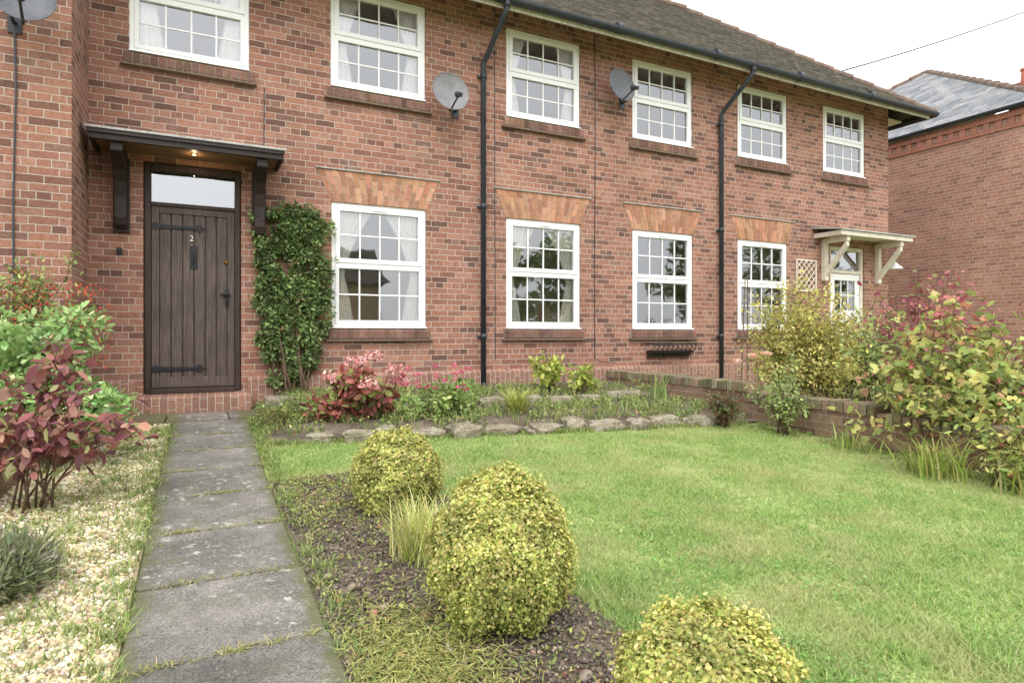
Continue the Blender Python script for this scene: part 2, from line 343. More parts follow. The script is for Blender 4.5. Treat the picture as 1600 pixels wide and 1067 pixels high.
def blades(centers, h, spread, width, palette, droop=.6, segs=4, var=.15):
    n = len(centers); a = rng.random(n)*2*PI; d = np.stack([np.cos(a), np.sin(a), np.zeros(n)], 1)
    hh = h*(.55+.6*rng.random(n)); sp = spread*(.2+.9*rng.random(n)); side = np.stack([-d[:, 1], d[:, 0], np.zeros(n)], 1)
    rows = []
    for i in range(segs+1):
        t = i/segs; w = width*(1-t**1.6)*.5+.0004
        p = centers+d*(sp*t**1.5)[:, None]; p[:, 2] += hh*(t-droop*.5*t*t)
        rows += [p-side*w, p+side*w]
    V = np.stack(rows, 1); k = 2*(segs+1)
    tf = np.array([(2*i, 2*i+1, 2*i+3, 2*i+2) for i in range(segs)])
    F = (tf[None]+(np.arange(n)*k)[:, None, None]).reshape(-1, 4)
    return V.reshape(-1, 3), F, np.repeat(pick(palette, n, var), k, 0)
def stems_mb(base, tips, r0=.012, r1=.004, bend=.15, n=5, spread=.05):
    mb = MB(); base = Vector(base)
    for t in tips:
        t = Vector(t); b = base+Vector((random.uniform(-spread, spread), random.uniform(-spread, spread), 0)); L = (t-b).length
        o = Vector((random.uniform(-1, 1), random.uniform(-1, 1), random.uniform(0, .6)))*bend*L
        pts = [b+(t-b)*s+o*(4*s*(1-s))*.5 for s in (0, .25, .5, .75, 1)]
        mb.tube(pts, [r0+(r1-r0)*s for s in (0, .25, .5, .75, 1)], n)
    return mb
def shrub(name, loc, label, cat, clumps, n, size, palette, tmpl=OVAL, stems=True, group=None, r0=.012, **kw):
    r = root(name, loc, label, cat, group)
    cl = [(loc[0]+c[0], loc[1]+c[1], loc[2]+c[2])+tuple(c[3:]) for c in clumps]
    V, F, c = leaves(cl, n, size, palette, tmpl, **kw)
    np_mesh('foliage', V, F, M['leaf'], c, r)
    if stems:
        tips = [(c[0], c[1], c[2]+c[5]*.3) for c in cl]
        stems_mb(loc, tips, r0).build('stem', M['stem'], r, smooth=True)
    return r
def branchy(name, loc, label, cat, nb, h, rx, ry, n, size, palette, tmpl=OVAL, twigs=4, t0=.25, jit=.03, tip=None, tipmax=.8, droop=.25, base_r=.06, lean=(0, 0), twl=.22, r0=.009, low=.55):
    """an open shrub: arching branches, side twigs, leaves set along them"""
    r = root(name, loc, label, cat); L = Vector(loc); cur = []; mb = MB()
    for b in range(nb):
        a = random.uniform(0, 2*PI); q = math.sqrt(random.random())
        o = Vector((math.cos(a)*rx*q, math.sin(a)*ry*q, 0)); p0 = L+Vector((random.uniform(-1, 1)*base_r, random.uniform(-1, 1)*base_r, 0))
        p2 = L+o+Vector((lean[0], lean[1], h*random.uniform(low, 1.05)*(1-.28*q*q)))
        p1 = (p0+p2)*.5-o*.25+Vector((0, 0, h*.14)); cur.append((p0, p1, p2, t0, 1.0, (p2-p0).length))
        mb.tube([p0*(1-s)**2+p1*2*s*(1-s)+p2*s*s for s in np.linspace(0, 1, 6)], [r0*(1-.75*s) for s in np.linspace(0, 1, 6)], 5)
        for k in range(twigs):
            s = random.uniform(.3, .97); a0 = p0*(1-s)**2+p1*2*s*(1-s)+p2*s*s; d = Vector(tuple(rand_unit(1)[0])); d.z = abs(d.z)*.6+.05
            L2 = h*twl*random.uniform(.5, 1.2); a2 = a0+d*L2; a1 = (a0+a2)*.5+Vector((0, 0, L2*.18)); a2 = a2-Vector((0, 0, L2*.1))
            cur.append((a0, a1, a2, .1, .8, L2*1.6)); mb.tube([a0, a1, a2], [r0*.4, r0*.3, r0*.18], 4)
    Lw = np.array([c[5] for c in cur]); idx = rng.choice(len(cur), n, p=Lw/Lw.sum())
    A = np.array([[tuple(c[0]), tuple(c[1]), tuple(c[2])] for c in cur]); ts = np.array([c[3] for c in cur])[idx]; t = ts+(1-ts)*rng.random(n)**.8
    t_ = t[:, None]; P = A[idx, 0]*(1-t_)**2+A[idx, 1]*2*t_*(1-t_)+A[idx, 2]*t_**2
    tg = unit(2*(1-t_)*(A[idx, 1]-A[idx, 0])+2*t_*(A[idx, 2]-A[idx, 1])); P = P+rng.normal(size=(n, 3))*jit
    T = tg*.5+rand_unit(n)*.8; T[:, 2] -= droop; Nn = rand_unit(n)*.6; Nn[:, 2] += .8
    V, F = instance(tmpl, P, frames(T, Nn), size*(.55+.75*rng.random(n)))
    col = pick(palette, n, .13); ct = np.clip(1+rng.normal(size=len(cur))*.15, .6, 1.4); col = col*ct[idx][:, None]
    if tip is not None:
        hz = (P[:, 2]-loc[2])/h; k = rng.random(n) < np.clip((hz-.6)*1.8, 0, tipmax); col[k] = pick(tip, int(k.sum()), .13)
    np_mesh('foliage', V, F, M['leaf'], np.repeat(np.clip(col, .003, .9), len(tmpl[0]), 0), r); mb.build('stem', M['stem'], r, smooth=True)
    return r
def rclumps(n, rx, ry, z0, z1, cr, taper=.0):
    out = []
    for i in range(n):
        a = random.uniform(0, 2*PI); q = math.sqrt(random.random()); z = z0+(z1-z0)*random.random()
        k = 1-taper*abs((z-z0)/(z1-z0+1e-6)-.4)
        s = cr*random.uniform(.7, 1.3)
        out.append((rx*q*math.cos(a)*k, ry*q*math.sin(a)*k, z, s, s, s*.85))
    return out

# ------------------------------------------------------------------ world, sun, camera
w = bpy.data.worlds.new('World'); S.world = w; w.use_nodes = True
nt = w.node_tree; nt.nodes.clear()
SUN_EL, SUN_AZ = math.radians(52), math.radians(205)
out = nt.nodes.new('ShaderNodeOutputWorld'); sky = nt.nodes.new('ShaderNodeTexSky'); sky.sky_type = 'NISHITA'; sky.sun_disc = False
sky.sun_elevation = SUN_EL; sky.sun_rotation = SUN_AZ; sky.air_density = 1.0; sky.dust_density = 4.0; sky.ozone_density = 1.0
hs = nt.nodes.new('ShaderNodeHueSaturation'); hs.inputs['Saturation'].default_value = .12; nt.links.new(sky.outputs[0], hs.inputs['Color'])
b1 = nt.nodes.new('ShaderNodeBackground'); b1.inputs['Strength'].default_value = .12; nt.links.new(hs.outputs[0], b1.inputs[0])
b2 = nt.nodes.new('ShaderNodeBackground'); b2.inputs['Color'].default_value = (.98, .99, 1, 1); b2.inputs['Strength'].default_value = 1.62
ad = nt.nodes.new('ShaderNodeAddShader'); nt.links.new(b1.outputs[0], ad.inputs[0]); nt.links.new(b2.outputs[0], ad.inputs[1]); nt.links.new(ad.outputs[0], out.inputs[0])
sl = bpy.data.lights.new('sun', 'SUN'); sl.energy = 1.15; sl.angle = math.radians(35); sl.color = (1, .96, .9)
so = bpy.data.objects.new('sun', sl); C.objects.link(so)
sd = Vector((math.sin(SUN_AZ)*math.cos(SUN_EL), math.cos(SUN_AZ)*math.cos(SUN_EL), math.sin(SUN_EL)))
so.rotation_euler = sd.to_track_quat('Z', 'Y').to_euler(); so.location = (0, -5, 12)
cam = bpy.data.cameras.new('camera'); co = bpy.data.objects.new('camera', cam); C.objects.link(co); S.camera = co
cam.sensor_width = 36; cam.lens = 973/1600*36; cam.shift_y = -11.5/1600; cam.clip_start = .05; cam.clip_end = 2000
co.location = (0, 0, CAMZ); co.rotation_euler = (PI/2, 0, -math.radians(26.57))
S.view_settings.view_transform = 'Standard'; S.view_settings.look = 'None'; S.view_settings.exposure = 0

# ------------------------------------------------------------------ ground
def strip_sheet(name, ys, xl, xr, off, mat, nx=8, rough=.0, zf=None):
    V = []; F = []; n = nx+1
    for y in ys:
        a, b = xl(y), xr(y)
        for i in range(n):
            x = a+(b-a)*i/nx
            z = (zf(x, y) if zf else float(gz(y)))+off+(rough*noise.noise((x*4, y*4, 1.7)) if rough else 0)
            V.append((x, y, z))
    for j in range(len(ys)-1):
        for i in range(nx): F.append((j*n+i, j*n+i+1, (j+1)*n+i+1, (j+1)*n+i))
    o = np_mesh(name, np.array(V), np.array(F), mat, smooth=True); o['kind'] = 'structure'; return o
strip_sheet('ground', [-400, -60, -6, 7.3, 60, 400], lambda y: -400, lambda y: 400, -.006, M['ground'], 2)
def bedx(y): return 1.40+.08*math.sin(3*y)+.05*math.sin(7.3*y+1)
def bed_front(x): return 5.62-.155*(x-.87)
BED_TOP = 4.42
strip_sheet('lawn', [y for y in np.linspace(-4, 5.7, 40)], lambda y: .41, lambda y: 5.42, .0, M['lawn'], 20, .008)
strip_sheet('soil_bed', list(np.linspace(-4, BED_TOP, 60)), lambda y: .412, bedx, .014, M['soil'], 16, .012)
strip_sheet('gravel_bed', list(np.linspace(-4, 6.95, 30)), lambda y: -1.06, lambda y: -.245, .004, M['gravelbed'], 6)
def bed_z(x, y):
    t = min(1, max(0, (y-bed_front(x))/.25)); u = min(1, max(0, (y-6.35)/.3)); e = min(1, max(0, (x-.55)/.4))
    return (float(gz(y))+(.08*t+.07*u)*e)
V = []; F = []; nx, ny = 40, 24
for j in range(ny+1):
    for i in range(nx+1):
        x = .45+(5.43-.45)*i/nx; y0 = bed_front(x)-.05; y = y0+(D-.03-y0)*j/ny
        V.append((x, y, bed_z(x, y)+.012+.02*noise.noise((x*3, y*3, 5))))
for j in range(ny):
    for i in range(nx): F.append((j*(nx+1)+i, j*(nx+1)+i+1, (j+1)*(nx+1)+i+1, (j+1)*(nx+1)+i))
np_mesh('flower_bed', V, F, M['soil'], smooth=True)['kind'] = 'structure'
mb = MB(); ys = [.45, 1.07, 1.68, 2.29, 2.91, 3.56, 4.2, 4.83, 5.46, 6.1, 6.8]
for a, b in zip(ys[:-1], ys[1:]):
    j = random.uniform(-.008, .008); t = random.uniform(.86, 1.06); g1 = .0035
    x0 = -.245+random.uniform(-.014, .014); x1 = .406+random.uniform(-.014, .014); sk = random.uniform(-.008, .008)
    mb.hexa([(x0, a+g1, gz(a)-.05), (x1, a+g1+sk, gz(a)-.05), (x1, b-g1, gz(b)-.05), (x0, b-g1+sk, gz(b)-.05),
             (x0, a+g1, gz(a)+.028+j), (x1, a+g1+sk, gz(a)+.028+j*.3), (x1, b-g1, gz(b)+.028-j*.5), (x0, b-g1+sk, gz(b)+.028)], (t*1.01, t, t*.98))
for a, b, t in ((-1.02, -.31, .95), (-.30, .25, 1.02), (.26, .75, .9)):
    mb.box(a, b, 6.82, 7.42, -.06, .022+random.uniform(-.004, .004), (t*1.12, t*1.02, t*.96))
o = mb.build('path', M['concrete'], bevel=.008); o['kind'] = 'structure'

# ------------------------------------------------------------------ main terrace
house = root('terraced_house', (5.6, D, 0), 'long red brick terraced house with white sash-style windows and mossy tiled roof', 'house')
XL, XR, ZT = -1.04, 12.24, 5.56
lower = [(1.42, 2.62), (3.78, 4.99), (5.94, 7.15), (8.15, 9.355)]
upper = [(-.68, .50), (1.41, 2.61), (3.78, 4.985), (5.94, 7.14), (8.15, 9.355), (10.31, 11.51)]
ZL0, ZL1, ZU0, ZU1 = .92, 2.46, 3.85, 5.09
DOOR = (-.55, .415, .2, 2.71); DOOR3 = (10.5, 11.5, .2, 2.5)
openings = [(a, b, ZL0, ZL1) for a, b in lower]+[(a, b, ZU0, ZU1) for a, b in upper]+[DOOR, DOOR3]
def wall_xz(mb, x0, x1, z0, z1, y, ops, depth=.13, flip=1):
    xs = sorted(set([x0, x1]+[o[0] for o in ops]+[o[1] for o in ops])); zs = sorted(set([z0, z1]+[o[2] for o in ops]+[o[3] for o in ops]))
    for a, b in zip(xs[:-1], xs[1:]):
        for c, d in zip(zs[:-1], zs[1:]):
            mx, mz = (a+b)/2, (c+d)/2
            if any(o[0] < mx < o[1] and o[2] < mz < o[3] for o in ops): continue
            mb.add([(a, y, c), (b, y, c), (b, y, d), (a, y, d)], [(0, 1, 2, 3)])
    for a, b, c, d in ops:
        e = y+depth*flip
        mb.add([(a,y,c),(a,e,c),(a,e,d),(a,y,d)], [(0,1,2,3)]); mb.add([(b,y,c),(b,e,c),(b,e,d),(b,y,d)], [(0,1,2,3)])
        mb.add([(a,y,d),(b,y,d),(b,e,d),(a,e,d)], [(0,1,2,3)]); mb.add([(a,y,c),(b,y,c),(b,e,c),(a,e,c)], [(0,1,2,3)])
mb = MB(); wall_xz(mb, XL, XR, -.2, ZT, D, openings); mb.build('wall', M['brick'], house)
for xx in (XR, XL-.3):
    mb = MB(); ya = D if xx > 0 else D+.02
    mb.add([(xx, ya, -.2), (xx, D+5.9, -.2), (xx, D+5.9, ZT), (xx, ya, ZT)], [(0,1,2,3)]); mb.build('side_wall', M['brick_side'], house)
mb = MB(); mb.box(XL-.3, XR, D+5.9, D+6.05, -.2, ZT); mb.build('rear_wall', M['brick'], house)
mb = MB(); mb.box(XL-.2, XR-.1, D+2.4, D+2.5, -.1, ZT); mb.box(XL-.2, XR-.1, D+.15, D+2.4, 2.78, 2.95); mb.box(XL-.2, XR-.1, D+.15, D+2.4, -.1, .2)
mb.box(XL-.2, XR-.1, D+.15, D+2.4, ZT-.05, ZT)
for x in (.95, 3.2, 5.45, 7.6, 9.9): mb.box(x-.05, x+.05, D+.14, D+2.4, .2, ZT-.06)
mb.build('interior_wall', M['room'], house)
mb = MB()
for a, b in ((XL, -.62), (.48, XR+.03)): mb.prism_x([(D-.002, -.2), (D-.045, -.2), (D-.045, .335), (D-.03, .35), (D-.002, .37)], a, b)
mb.build('plinth', M['plinth'], house)
def vcol(base, v=.16):
    k = 1+random.gauss(0, v); return tuple(max(.01, c*k*(1+random.gauss(0, .04))) for c in base)
AR = [rgb(184, 138, 110), rgb(174, 126, 100), rgb(190, 146, 118), rgb(164, 118, 95)]
def arch(win, x0, x1, z0, z1):
    sp = .16; mb = MB(); n = 19
    A = x0-.01; B = x1+.01
    mb.prism_y([(A, z0+.002), (B, z0+.002), (B+sp, z1), (A-sp, z1)], D-.002, D+.01, rgb(194, 180, 166))
    for i in range(n):
        cuts = [0, .5, 1] if i % 2 else [0, .27, .76, 1]
        for t0, t1 in zip(cuts[:-1], cuts[1:]):
            gv = .014
            t0a, t1a = t0+(gv if t0 > 0 else .0), t1-(gv if t1 < 1 else 0)
            def X(s, t): return (A-sp*t)+(B-A+2*sp*t)*s
            g2 = .0048
            q = []
            for yy in (D-.009, D):
                q += [(X(i/n, t0a)+g2, yy, z0+(z1-z0)*t0a), (X((i+1)/n, t0a)-g2, yy, z0+(z1-z0)*t0a), (X((i+1)/n, t1a)-g2, yy, z0+(z1-z0)*t1a), (X(i/n, t1a)+g2, yy, z0+(z1-z0)*t1a)]
            mb.hexa(q, vcol(random.choice(AR), .09))
    mb.build('lintel', M['voussoir'], win)
    m2 = MB(); m2.box(A-sp-.02, B+sp+.02, D-.03, D+.01, z1+.002, z1+.016); m2.build('drip_strip', M['lead'], win)
def sill(win, x0, x1, z):
    mb = MB(); a, b = x0-.045, x1+.045; n = int(round((b-a)/.078))
    mb.prism_x([(D+.02, z-.004), (D-.035, z-.02), (D-.035, z-.125), (D+.02, z-.125)], a+.004, b-.004, rgb(168, 154, 142))
    for i in range(n):
        p, q = a+(b-a)*i/n+.005, a+(b-a)*(i+1)/n-.005; c = vcol(rgb(126, 96, 84), .16)
        mb.prism_x([(D+.03, z+.004), (D-.03, z-.012), (D-.045, z-.03), (D-.045, z-.118), (D+.03, z-.118)], p, q, c)
    mb.prism_x([(D+.02, z-.127), (D-.065, z-.135), (D-.065, z-.155), (D+.02, z-.165)], a-.03, b+.03, rgb(122, 104, 90))
    mb.build('sill', M['voussoir'], win)
def window(x0, x1, z0, z1, lintel):
    f = MB(); w_ = .062; y0, y1 = D+.016, D+.10; zm = z0+(z1-z0)*.515
    f.box(x0, x0+w_, y0, y1, z0, z1); f.box(x1-w_, x1, y0, y1, z0, z1)
    f.box(x0+w_, x1-w_, y0, y1, z1-w_, z1); f.box(x0+w_, x1-w_, y0, y1, z0, z0+w_*1.1); f.box(x0+w_, x1-w_, y0, y1, zm-.03, zm+.03)
    win = f.build('window', M['white'], house, bevel=.006)
    s = MB(); s.prism_x([(y0-.001, z0+.032), (D-.03, z0+.02), (D-.035, z0+.004), (y0-.001, z0+.004)], x0+.002, x1-.002); s.build('cill', M['white'], win, bevel=.003)
    for (a, b, yy, sw) in ((zm+.012, z1-w_+.014, D+.002, .055), (z0+w_*1.1-.012, zm-.012, D+.008, .045)):
        s = MB(); p, q = x0+w_-.014, x1-w_+.014
        s.box(p, p+sw, yy, yy+.05, a, b); s.box(q-sw, q, yy, yy+.05, a, b); s.box(p+sw, q-sw, yy, yy+.05, a, a+sw); s.box(p+sw, q-sw, yy, yy+.05, b-sw, b)
        for k in (1, 2, 3):
            x = p+sw+(q-p-2*sw)*k/4; s.box(x-.009, x+.009, yy+.022, yy+.045, a+sw, b-sw)
        z = (a+b)/2; s.box(p+sw, q-sw, yy+.0235, yy+.0435, z-.009, z+.009)
        if yy < D+.005: s.box((x0+x1)/2-.09, (x0+x1)/2+.09, yy-.014, yy-.001, b-.03, b-.016)
        s.build('sash', M['white'], win, bevel=.003)
    g = MB()
    for a, b in ((z0+.09, zm-.02), (zm+.05, z1-.09)): g.add([(x0+.09, D+.04, a), (x1-.09, D+.04, a), (x1-.09, D+.04, b), (x0+.09, D+.04, b)], [(0, 1, 2, 3)])
    g.build('glass', M['glass'], win)
    sill(win, x0, x1, z0)
    if lintel: arch(win, x0, x1, z1, z1+.385)
    return win
for a, b in lower: window(a, b, ZL0, ZL1, True)
for a, b in upper: window(a, b, ZU0, ZU1, False)
# eaves: sloping soffit boards, rafter feet, fascia, gutter, downpipes
EY, EZ = D-.57, 5.14; tp = math.tan(PITCH)
def rz(y): return EZ+(y-EY)*tp         # top of the roof slope
mb = MB(); mb.prism_x([(D-.004, rz(D-.004)-.03), (EY+.07, rz(EY+.07)-.03), (EY+.07, rz(EY+.07)-.05), (D-.004, rz(D-.004)-.05)], XL-.3, XR+.45)
mb.build('soffit', M['soffit'], house)
x = XL+.2
while x < XR+.2:
    mb = MB(); mb.prism_x([(D-.004, rz(D)-.055), (D-.004, rz(D)-.17), (EY+.12, rz(EY+.12)-.14), (EY+.075, rz(EY+.075)-.09), (EY+.075, rz(EY+.075)-.055)], x, x+.055); mb.build('rafter', M['soffit'], house); x += .42
mb = MB(); mb.box(XL-.3, XR+.47, EY+.045, EY+.068, EZ-.1, EZ+.03); mb.build('fascia', M['soffit'], house)
mb = MB(); mb.box(XR+.004, XR+.45, D+.01, D+5.9, EZ-.02, EZ+.01); mb.build('soffit', M['soffit'], house)
def gutter_mb(p0, p1, r=.066, side=(0, -1)):
    mb = MB(); n = 9; vs = []
    for p in (p0, p1):
        for i in range(n):
            th = PI+PI*i/(n-1); c, s_ = math.cos(th)*r, math.sin(th)*r
            vs.append((p[0], p[1]+c, p[2]+s_) if side == (0, -1) else (p[0]+c, p[1], p[2]+s_))
        for i in range(n):
            th = 2*PI-PI*i/(n-1); c, s_ = math.cos(th)*(r-.006), math.sin(th)*(r-.006)
            vs.append((p[0], p[1]+c, p[2]+s_) if side == (0, -1) else (p[0]+c, p[1], p[2]+s_))
    k = 2*n; mb.add(vs, [(i, (i+1) % k, k+(i+1) % k, k+i) for i in range(k)]+[tuple(range(k)), tuple(range(2*k-1, k-1, -1))])
    return mb
GY, GZ = EY-.024, EZ-.005
mb = gutter_mb((XL-.3, GY, GZ), (XR+.56, GY, GZ))
x = 3.4
while x < XR+.4:
    mb.lathe((x, GY, GZ), (1, 0, 0), [(-.045, .0), (-.045, .075), (.045, .075), (.045, 0)], 14); x += 1.85
mb.build('gutter', M['pipe'], house, smooth=False)
mb = gutter_mb((XR+.56, GY, GZ-.005), (XR+.56, D+5.9, GZ-.005), side=(1, 0)); mb.build('gutter', M['pipe'], house)
def downpipe(xt, xw, z_end):
    mb = MB(); yw = D-.06
    mb.tube([(xt, GY, GZ-.03), (xt, GY, GZ-.14), (xt-.02, GY+.04, GZ-.2), (xw+.02, yw-.05, GZ-.58), (xw, yw, GZ-.66), (xw, yw, z_end)], .036, 12)
    for z in (GZ-.12,): mb.tube([(xt, GY, z), (xt, GY, z+.1)], .046, 12)
    z = GZ-.85
    while z > .4: mb.tube([(xw, yw, z), (xw, yw, z+.07)], .044, 12); mb.box(xw-.07, xw+.07, D-.02, D-.002, z+.015, z+.05); z -= 1.75
    mb.tube([(xw, yw, z_end+.12), (xw, yw, z_end+.06), (xw, yw-.09, z_end)], .04, 12)
    mb.build('downpipe', M['pipe'], house, smooth=True)
downpipe(3.50, 3.41, .12); downpipe(7.86, 7.72, .02)
mb = MB(); mb.tube([(5.24, D-.008, 5.45), (5.25, D-.008, 3.6), (5.235, D-.008, 1.9), (5.24, D-.008, .5), (5.3, D-.05, .44), (5.6, D-.05, .42)], .006, 6); mb.build('cable', M['pipe'], house)
mb = MB(); mb.tube([(.66, D-.007, 3.7), (.655, D-.007, 2.95), (.66, D-.007, 2.2)], .005, 6); mb.build('cable', M['pipe'], house)
mb = MB(); mb.tube([(3.6, D-.007, 5.45), (3.6, D-.007, 3.2), (3.61, D-.007, .5)], .005, 6); mb.build('cable', M['pipe'], house)
# roof, in lapped courses
mb = MB(); run = 3.35; n = 43
for k in range(n):
    a, b = run*k/n, run*(k+1)/n; th = .02
    xr0, xr1 = XR+.6-a, XR+.6-b; xl = XL-4; segs = 60
    wob = lambda u: .022*noise.noise((u*30, k*.9, 2))
    for i in range(segs):
        u0, u1 = i/segs, (i+1)/segs
        p = [(xl+(xr0-xl)*u0, EY+a, EZ+a*tp+th+wob(u0)), (xl+(xr0-xl)*u1, EY+a, EZ+a*tp+th+wob(u1)), (xl+(xr1-xl)*u1, EY+b, EZ+b*tp+.002+wob(u1)), (xl+(xr1-xl)*u0, EY+b, EZ+b*tp+.002+wob(u0))]
        q = [(p[0][0], p[0][1], p[0][2]-th-.012), (p[1][0], p[1][1], p[1][2]-th-.012)]
        mb.add(p+q, [(0, 1, 2, 3), (4, 5, 1, 0)])
X, Yb = XR+.6, EY+2*run
mb.add([(X, EY, EZ), (X, Yb, EZ), (X-run, EY+run, EZ+run*tp)], [(0, 1, 2)])
mb.add([(X, Yb, EZ), (XL-4, Yb, EZ), (XL-4, EY+run, EZ+run*tp), (X-run, EY+run, EZ+run*tp)], [(0, 1, 2, 3)])
rf = mb.build('roof', M['tile'], house)
mb = MB(); hp = Vector((XR+.6, EY, EZ)); ap = Vector((XR+.6-run, EY+run, EZ+run*tp)); n = 13
for i in range(n):
    a = hp.lerp(ap, i/n); b = hp.lerp(ap, (i+1.05)/n); mb.tube([a+Vector((0, 0, .015)), b+Vector((0, 0, -.005))], [.072, .06], 10)
x = ap.x
while x > 2: mb.tube([(x, ap.y, ap.z+.015), (x-.44, ap.y, ap.z+.015)], [.085, .076], 10); x -= .42
mb.build('ridge_tile', M['terracotta'], rf, smooth=False)

# front door of number 2
dx0, dx1, dz0, dz1 = -.478, .348, .262, 2.243
mb = MB(); yf = D+.05
mb.box(-.545, dx0-.004, yf, D+.14, .2, 2.705); mb.box(dx1+.004, .41, yf, D+.14, .2, 2.705); mb.box(dx0-.004, dx1+.004, yf, D+.14, 2.63, 2.705)
mb.box(dx0-.004, dx1+.004, yf+.01, D+.14, dz1+.004, 2.29); mb.box(dx0-.004, dx1+.004, yf-.06, D+.14, .2, .255)
mb.build('door_frame', M['oak_frame'], house, bevel=.006)
mb = MB(); yl = D+.085
npl = 6; st = .075
mb.box(dx0, dx0+st, yl-.012, yl+.04, dz0, dz1); mb.box(dx1-st, dx1, yl-.012, yl+.04, dz0, dz1)
mb.box(dx0+st, dx1-st, yl-.012, yl+.04, dz1-.07, dz1); mb.box(dx0+st, dx1-st, yl-.012, yl+.04, dz0, dz0+.12)
for i in range(npl):
    a = dx0+st+(dx1-dx0-2*st)*i/npl; b = dx0+st+(dx1-dx0-2*st)*(i+1)/npl
    mb.box(a+.006, b-.006, yl, yl+.03, dz0+.12, dz1-.07)
mb.box(dx0+st, dx1-st, yl+.022, yl+.032, dz0+.125, dz1-.075)
door = mb.build('door', M['oak'], house, bevel=.004)
for z in (2.03, .47):
    mb = MB(); y = yl-.021
    mb.prism_y([(dx0+.01, z-.026), (dx0+.3, z-.017), (dx0+.42, z-.013), (dx0+.42, z+.013), (dx0+.3, z+.017), (dx0+.01, z+.026)], y, y+.008)
    mb.prism_y([(dx0+.42, z-.014), (dx0+.46, z-.04), (dx0+.5, z-.028), (dx0+.485, z-.008), (dx0+.55, z), (dx0+.485, z+.008), (dx0+.5, z+.028), (dx0+.46, z+.04), (dx0+.42, z+.014)], y+.001, y+.008)
    mb.prism_y([(dx0+.0, z-.03), (dx0+.05, z-.042), (dx0+.07, z-.024), (dx0+.07, z+.024), (dx0+.05, z+.042), (dx0, z+.03)], y-.002, y+.006)
    for k in (.1, .2, .3): mb.lathe((dx0+k, y, z), (0, -1, 0), [(0, .009), (.005, .007), (.007, 0)], 8)
    mb.build('hinge', M['iron'], door)
mb = MB(); mb.box(-.105, -.03, yl-.012, yl-.001, 1.58, 1.83); mb.box(-.092, -.043, yl-.018, yl-.012, 1.62, 1.79); mb.tube([(-.067, yl-.02, 1.64), (-.067, yl-.045, 1.66), (-.067, yl-.045, 1.73), (-.067, yl-.02, 1.75)], .006, 8)
mb.build('letterbox', M['iron'], door, bevel=.003)
mb = MB(); mb.lathe((.262, yl-.0125, 1.665), (0, -1, 0), [(0, .024), (.006, .022), (.01, .012), (.016, .012), (.02, 0)], 16); mb.build('lock', M['brass'], door, smooth=True)
mb = MB(); mb.box(.25, .29, yl-.02, yl-.013, 1.16, 1.36); mb.tube([(.27, yl-.02, 1.31), (.27, yl-.06, 1.3), (.27, yl-.065, 1.26), (.27, yl-.06, 1.2), (.27, yl-.02, 1.19)], .009, 8)
mb.tube([(.2, yl-.03, 1.30), (.3, yl-.03, 1.295)], .011, 8); mb.lathe((.27, yl-.02, 1.3), (0, -1, 0), [(0, .035), (.008, .03), (.012, 0)], 14); mb.build('handle', M['iron'], door)
tc = bpy.data.curves.new('number', 'FONT'); tc.body = '2'; tc.size = .088; tc.extrude = .004; tc.align_x = 'CENTER'
to = bpy.data.objects.new('number_tmp', tc); C.objects.link(to)
bpy.context.view_layer.update()
me = bpy.data.meshes.new_from_object(to.evaluated_get(bpy.context.evaluated_depsgraph_get())); bpy.data.objects.remove(to)
me.transform(Matrix.Translation(Vector((-.088, yl-.017, 1.885))-Vector(house.location)) @ Matrix.Rotation(PI/2, 4, 'X'))
no = bpy.data.objects.new('house_number', me); C.objects.link(no); no.parent = door; me.materials.clear(); me.materials.append(M['ivory'])
mb = MB(); mb.add([(dx0, D+.1, 2.285), (dx1, D+.1, 2.285), (dx1, D+.1, 2.635), (dx0, D+.1, 2.635)], [(0, 1, 2, 3)]); mb.build('fanlight', M['fan'], house)
mb = MB(); mb.box(-.79, -.74, D-.025, D-.002, 1.69, 1.76); mb.lathe((-.765, D-.025, 1.725), (0, -1, 0), [(0, .014), (.006, .012), (.007, 0)], 12); mb.build('doorbell', M['iron'], house, bevel=.004)
mb = MB(); mb.prism_x([(D+.05, -.1), (D-.29, -.1), (D-.29, .175), (D-.275, .19), (D+.05, .2)], -.64, .50); mb.build('doorstep', M['plinth'], house)
mb = MB(); CY = D-.55
mb.prism_x([(D-.002, 2.97), (CY-.03, 2.865), (CY-.03, 2.842), (D-.002, 2.945)], -1.0, .84)
can = mb.build('canopy', M['lead'], house)
mb = MB(); mb.box(-.97, .81, CY, CY+.035, 2.745, 2.84); mb.box(.775, .81, CY+.035, D-.002, 2.745, 2.84); mb.box(-.97, -.935, CY+.035, D-.002, 2.745, 2.84)
mb.box(-.98, .82, CY-.02, CY-.001, 2.80, 2.838); mb.build('fascia', M['timber'], can, bevel=.004)
mb = MB()
for i in range(5): a = CY+.04+(.5)*i/5; mb.box(-.93, .77, a+.003, a+.097, 2.765, 2.785)
mb.build('boarding', M['board'], can)
for x in (-.745, .60):
    mb = MB(); mb.prism_x([(D-.002, 2.744), (CY+.045, 2.744), (CY+.045, 2.66), (D-.38, 2.60), (D-.27, 2.53), (D-.20, 2.42), (D-.165, 2.28), (D-.16, 2.06), (D-.13, 1.985), (D-.06, 1.96), (D-.002, 1.96)], x-.055, x+.055)
    mb.box(x-.075, x+.075, D-.035, D-.001, 1.92, 2.7); mb.build('bracket', M['timber'], can, bevel=.008)
mb = MB(); mb.lathe((-.06, D-.3, 2.764), (0, 0, -1), [(0, .03), (.008, .034), (.010, .024), (.008, 0)], 18); dl = mb.build('downlight', M['brass'], can)
bl, bnt, bp_, bo = new_mat('lit_bulb'); bp_.inputs['Emission Color'].default_value = (1, .72, .42, 1); bp_.inputs['Emission Strength'].default_value = 1.0
